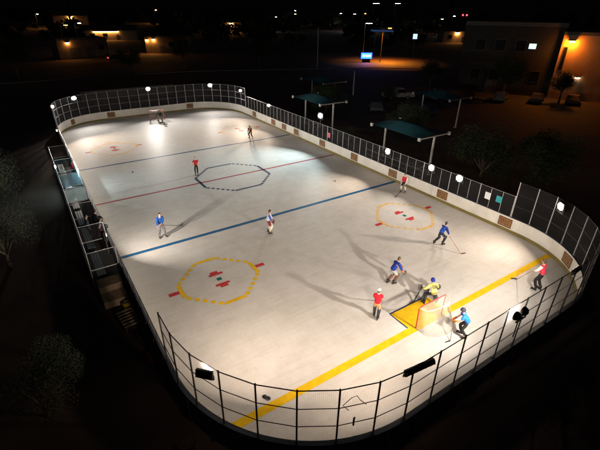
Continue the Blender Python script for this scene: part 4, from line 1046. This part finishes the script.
# ------------------------------------------------------------------ trees and bushes
def tree_proto(h, cr, leafm, seed, leaves=2600, size=.2, trunkh=.35, spiky=False):
    rr = random.Random(seed); root = empty('desert_tree')
    b = MB(); th = h*trunkh
    b.tube([(0, 0, -.1), (.05, .03, th*.5), (.0, .08, th)], [h*.035, h*.026, h*.02], 8); cl = []
    for q in range(7):
        a = q*2.4+rr.uniform(-.4, .4); e = rr.uniform(.35, 1.2); L = cr*rr.uniform(.6, 1.0)
        t = Vector((cos(a)*cos(e)*L, sin(a)*cos(e)*L, th+sin(e)*(h-th)*.8))
        m = Vector((t.x*.45, t.y*.45, th+(t.z-th)*.62))
        b.tube([(0, .08, th-.05), m, t], [h*.017, h*.01, h*.003], 6)
        cl += [(t, rr.uniform(.3, .5)*cr), (m+Vector((rr.uniform(-.4, .4), rr.uniform(-.4, .4), .3)), rr.uniform(.25, .4)*cr)]
    for q in range(6):
        a = rr.uniform(0, 6.28); cl.append((Vector((cos(a)*cr*.5, sin(a)*cr*.5, rr.uniform(th, h*.8))), cr*rr.uniform(.2, .4)))
    b.build('trunk', 'bark', root, smooth=True)
    c = MB()
    for q in range(leaves):
        ce, r = cl[rr.randrange(len(cl))]
        d = Vector((rr.gauss(0, 1), rr.gauss(0, 1), rr.gauss(0, .8))); d = d.normalized()*r*(rr.random()**.45)
        p = ce+d
        if p.z < .1: continue
        u = Vector((rr.gauss(0, 1), rr.gauss(0, 1), rr.gauss(0, 1))).normalized(); v = u.orthogonal().normalized()
        s = size*rr.uniform(.5, 1.3); ss = s*(.22 if spiky else .55)
        c.add([p-u*s*.5, p+v*ss*.5, p+u*s*.5, p-v*ss*.5], [(0,1,2,3)])
    c.build('crown', leafm, root)
    return root
pa = tree_proto(4.6, 3.2, 'leafB', 3, 20000, .15, .14); pb = tree_proto(4.2, 2.2, 'leafA', 8, 16000, .12, .2, spiky=True); pc = tree_proto(8.5, 4.0, 'leafB', 21, 8000, .25); pd = tree_proto(1.9, 1.5, 'leafC', 33, 9000, .075, .15, spiky=True)
tg = 'desert trees and bushes around the rink'
def put(o, x, y, s, l, first=False, cat='tree'):
    t = o if first else copy_tree(o)
    t.location = (x, y, G0); t.rotation_euler.z = R.uniform(0, 6.28); t.scale = (s,)*3; tag(t, l, cat, tg)
    t.name = 'desert_bush' if cat == 'bush' else 'desert_tree'
put(pa, 19.0, -11.8, 1.0, 'wide dark green tree right of large canopy behind low fence', True)
put(pa, 22.6, -15.4, .95, 'dark tree standing right beyond the wide green tree')
put(pb, -17.6, 1.8, 1.2, 'olive tree in darkness left of the bench booth', True); put(pb, -16.9, -6.0, 1.05, 'olive tree at left edge below the booth tree'); put(pd, -16.0, -18.2, 1.1, 'dry bush in darkness at lower left corner', True, 'bush')
put(pb, -15.4, -17.2, .62, 'small spiky olive shrub beside lower left dry bush', cat='bush')
put(pd, -.3, -28.9, 1.0, 'dry bush outside the fence at lower right corner', cat='bush'); put(pd, 2.4, -29.0, .8, 'low dry bush right of lower right corner bush', cat='bush')
put(pc, 53.5, 8.5, .85, 'tree standing before middle of big dark building', True); put(pc, 58.6, 1.6, .62, 'round tree hiding foot of orange lit wall'); put(pc, 63.5, -4.6, .5, 'low tree right before the orange lit wall'); put(pc, 47.5, 19, .7, 'tree at left end of big dark building')
put(pa, 24.5, 2.0, .8, 'tree in lot behind the large canopy'); put(pa, 22.5, 16.5, .85, 'tree between second canopy and dim back canopy'); put(pb, 14.4, 1.6, .55, 'small tree beside right boards between two canopies'); put(pb, 33, 14.4, .8, 'small olive tree near the white pickup')
put(pc, 36, 62, .8, 'tall tree along street left of electronic sign'); put(pc, 20, 70, .9, 'tall tree along street before the small lamp lit building'); put(pc, -14, 72, 1.0, 'tall tree along street left of garage building'); put(pc, 52, 95, 1.1, 'tall tree behind street left of electronic sign'); put(pc, 96, 66, .9, 'tall tree right of the pole sign'); put(pc, 37, 118, 1.0, 'tall tree right beside small lamp lit building'); put(pc, 6, 62, .75, 'tree before garage building on the near side of street')
# far-off wood and hills
c = MB(); rr = random.Random(77)
for q in range(420):
    a = rr.uniform(radians(8), radians(118)); dist = rr.uniform(170, 700); cx, cy = -13+cos(a)*dist, -31+sin(a)*dist
    hh_ = rr.uniform(2.5, 7)*(1+dist/900)
    if any(abs(cx-bx)+abs(cy-by) < 30 for bx, by in ((24, 335), (24, 178), (97, 214), (155, 100))): continue
    for k in range(70):
        d = Vector((rr.gauss(0, 1), rr.gauss(0, 1), rr.gauss(0, 1))).normalized()*(rr.random()**.4)
        p = Vector((cx+d.x*hh_*.7, cy+d.y*hh_*.7, hh_*.55+d.z*hh_*.48)); s = hh_*.22*rr.uniform(.5, 1.2)
        u = Vector((rr.gauss(0, 1), rr.gauss(0, 1), rr.gauss(0, 1))).normalized(); v = u.orthogonal()
        c.add([p-u*s, p+v*s*.6, p+u*s, p-v*s*.6], [(0,1,2,3)])
tag(c.build('distant_trees', 'leafB', loc=(0, 0, G0)), 'dark far-off mass of trees between the town lights', 'trees', kind='stuff')
b = MB(); N_ = 90; vs = []
for ring_, (dist, sc) in enumerate(((1500, 0), (1900, 1), (2400, .4))):
    for i in range(N_+1):
        a = radians(-10+140*i/N_); hgt = sc*(150+45*sin(i*.31)+28*sin(i*.83+1)+14*sin(i*2.1))
        vs.append((-13+cos(a)*dist, -31+sin(a)*dist, G0+hgt))
fs = []
for r_ in range(2):
    for i in range(N_): a = r_*(N_+1)+i; fs.append((a, a+1, a+N_+2, a+N_+1))
b.add(vs, fs); tag(b.build('hills', 'dirt'), kind='structure')
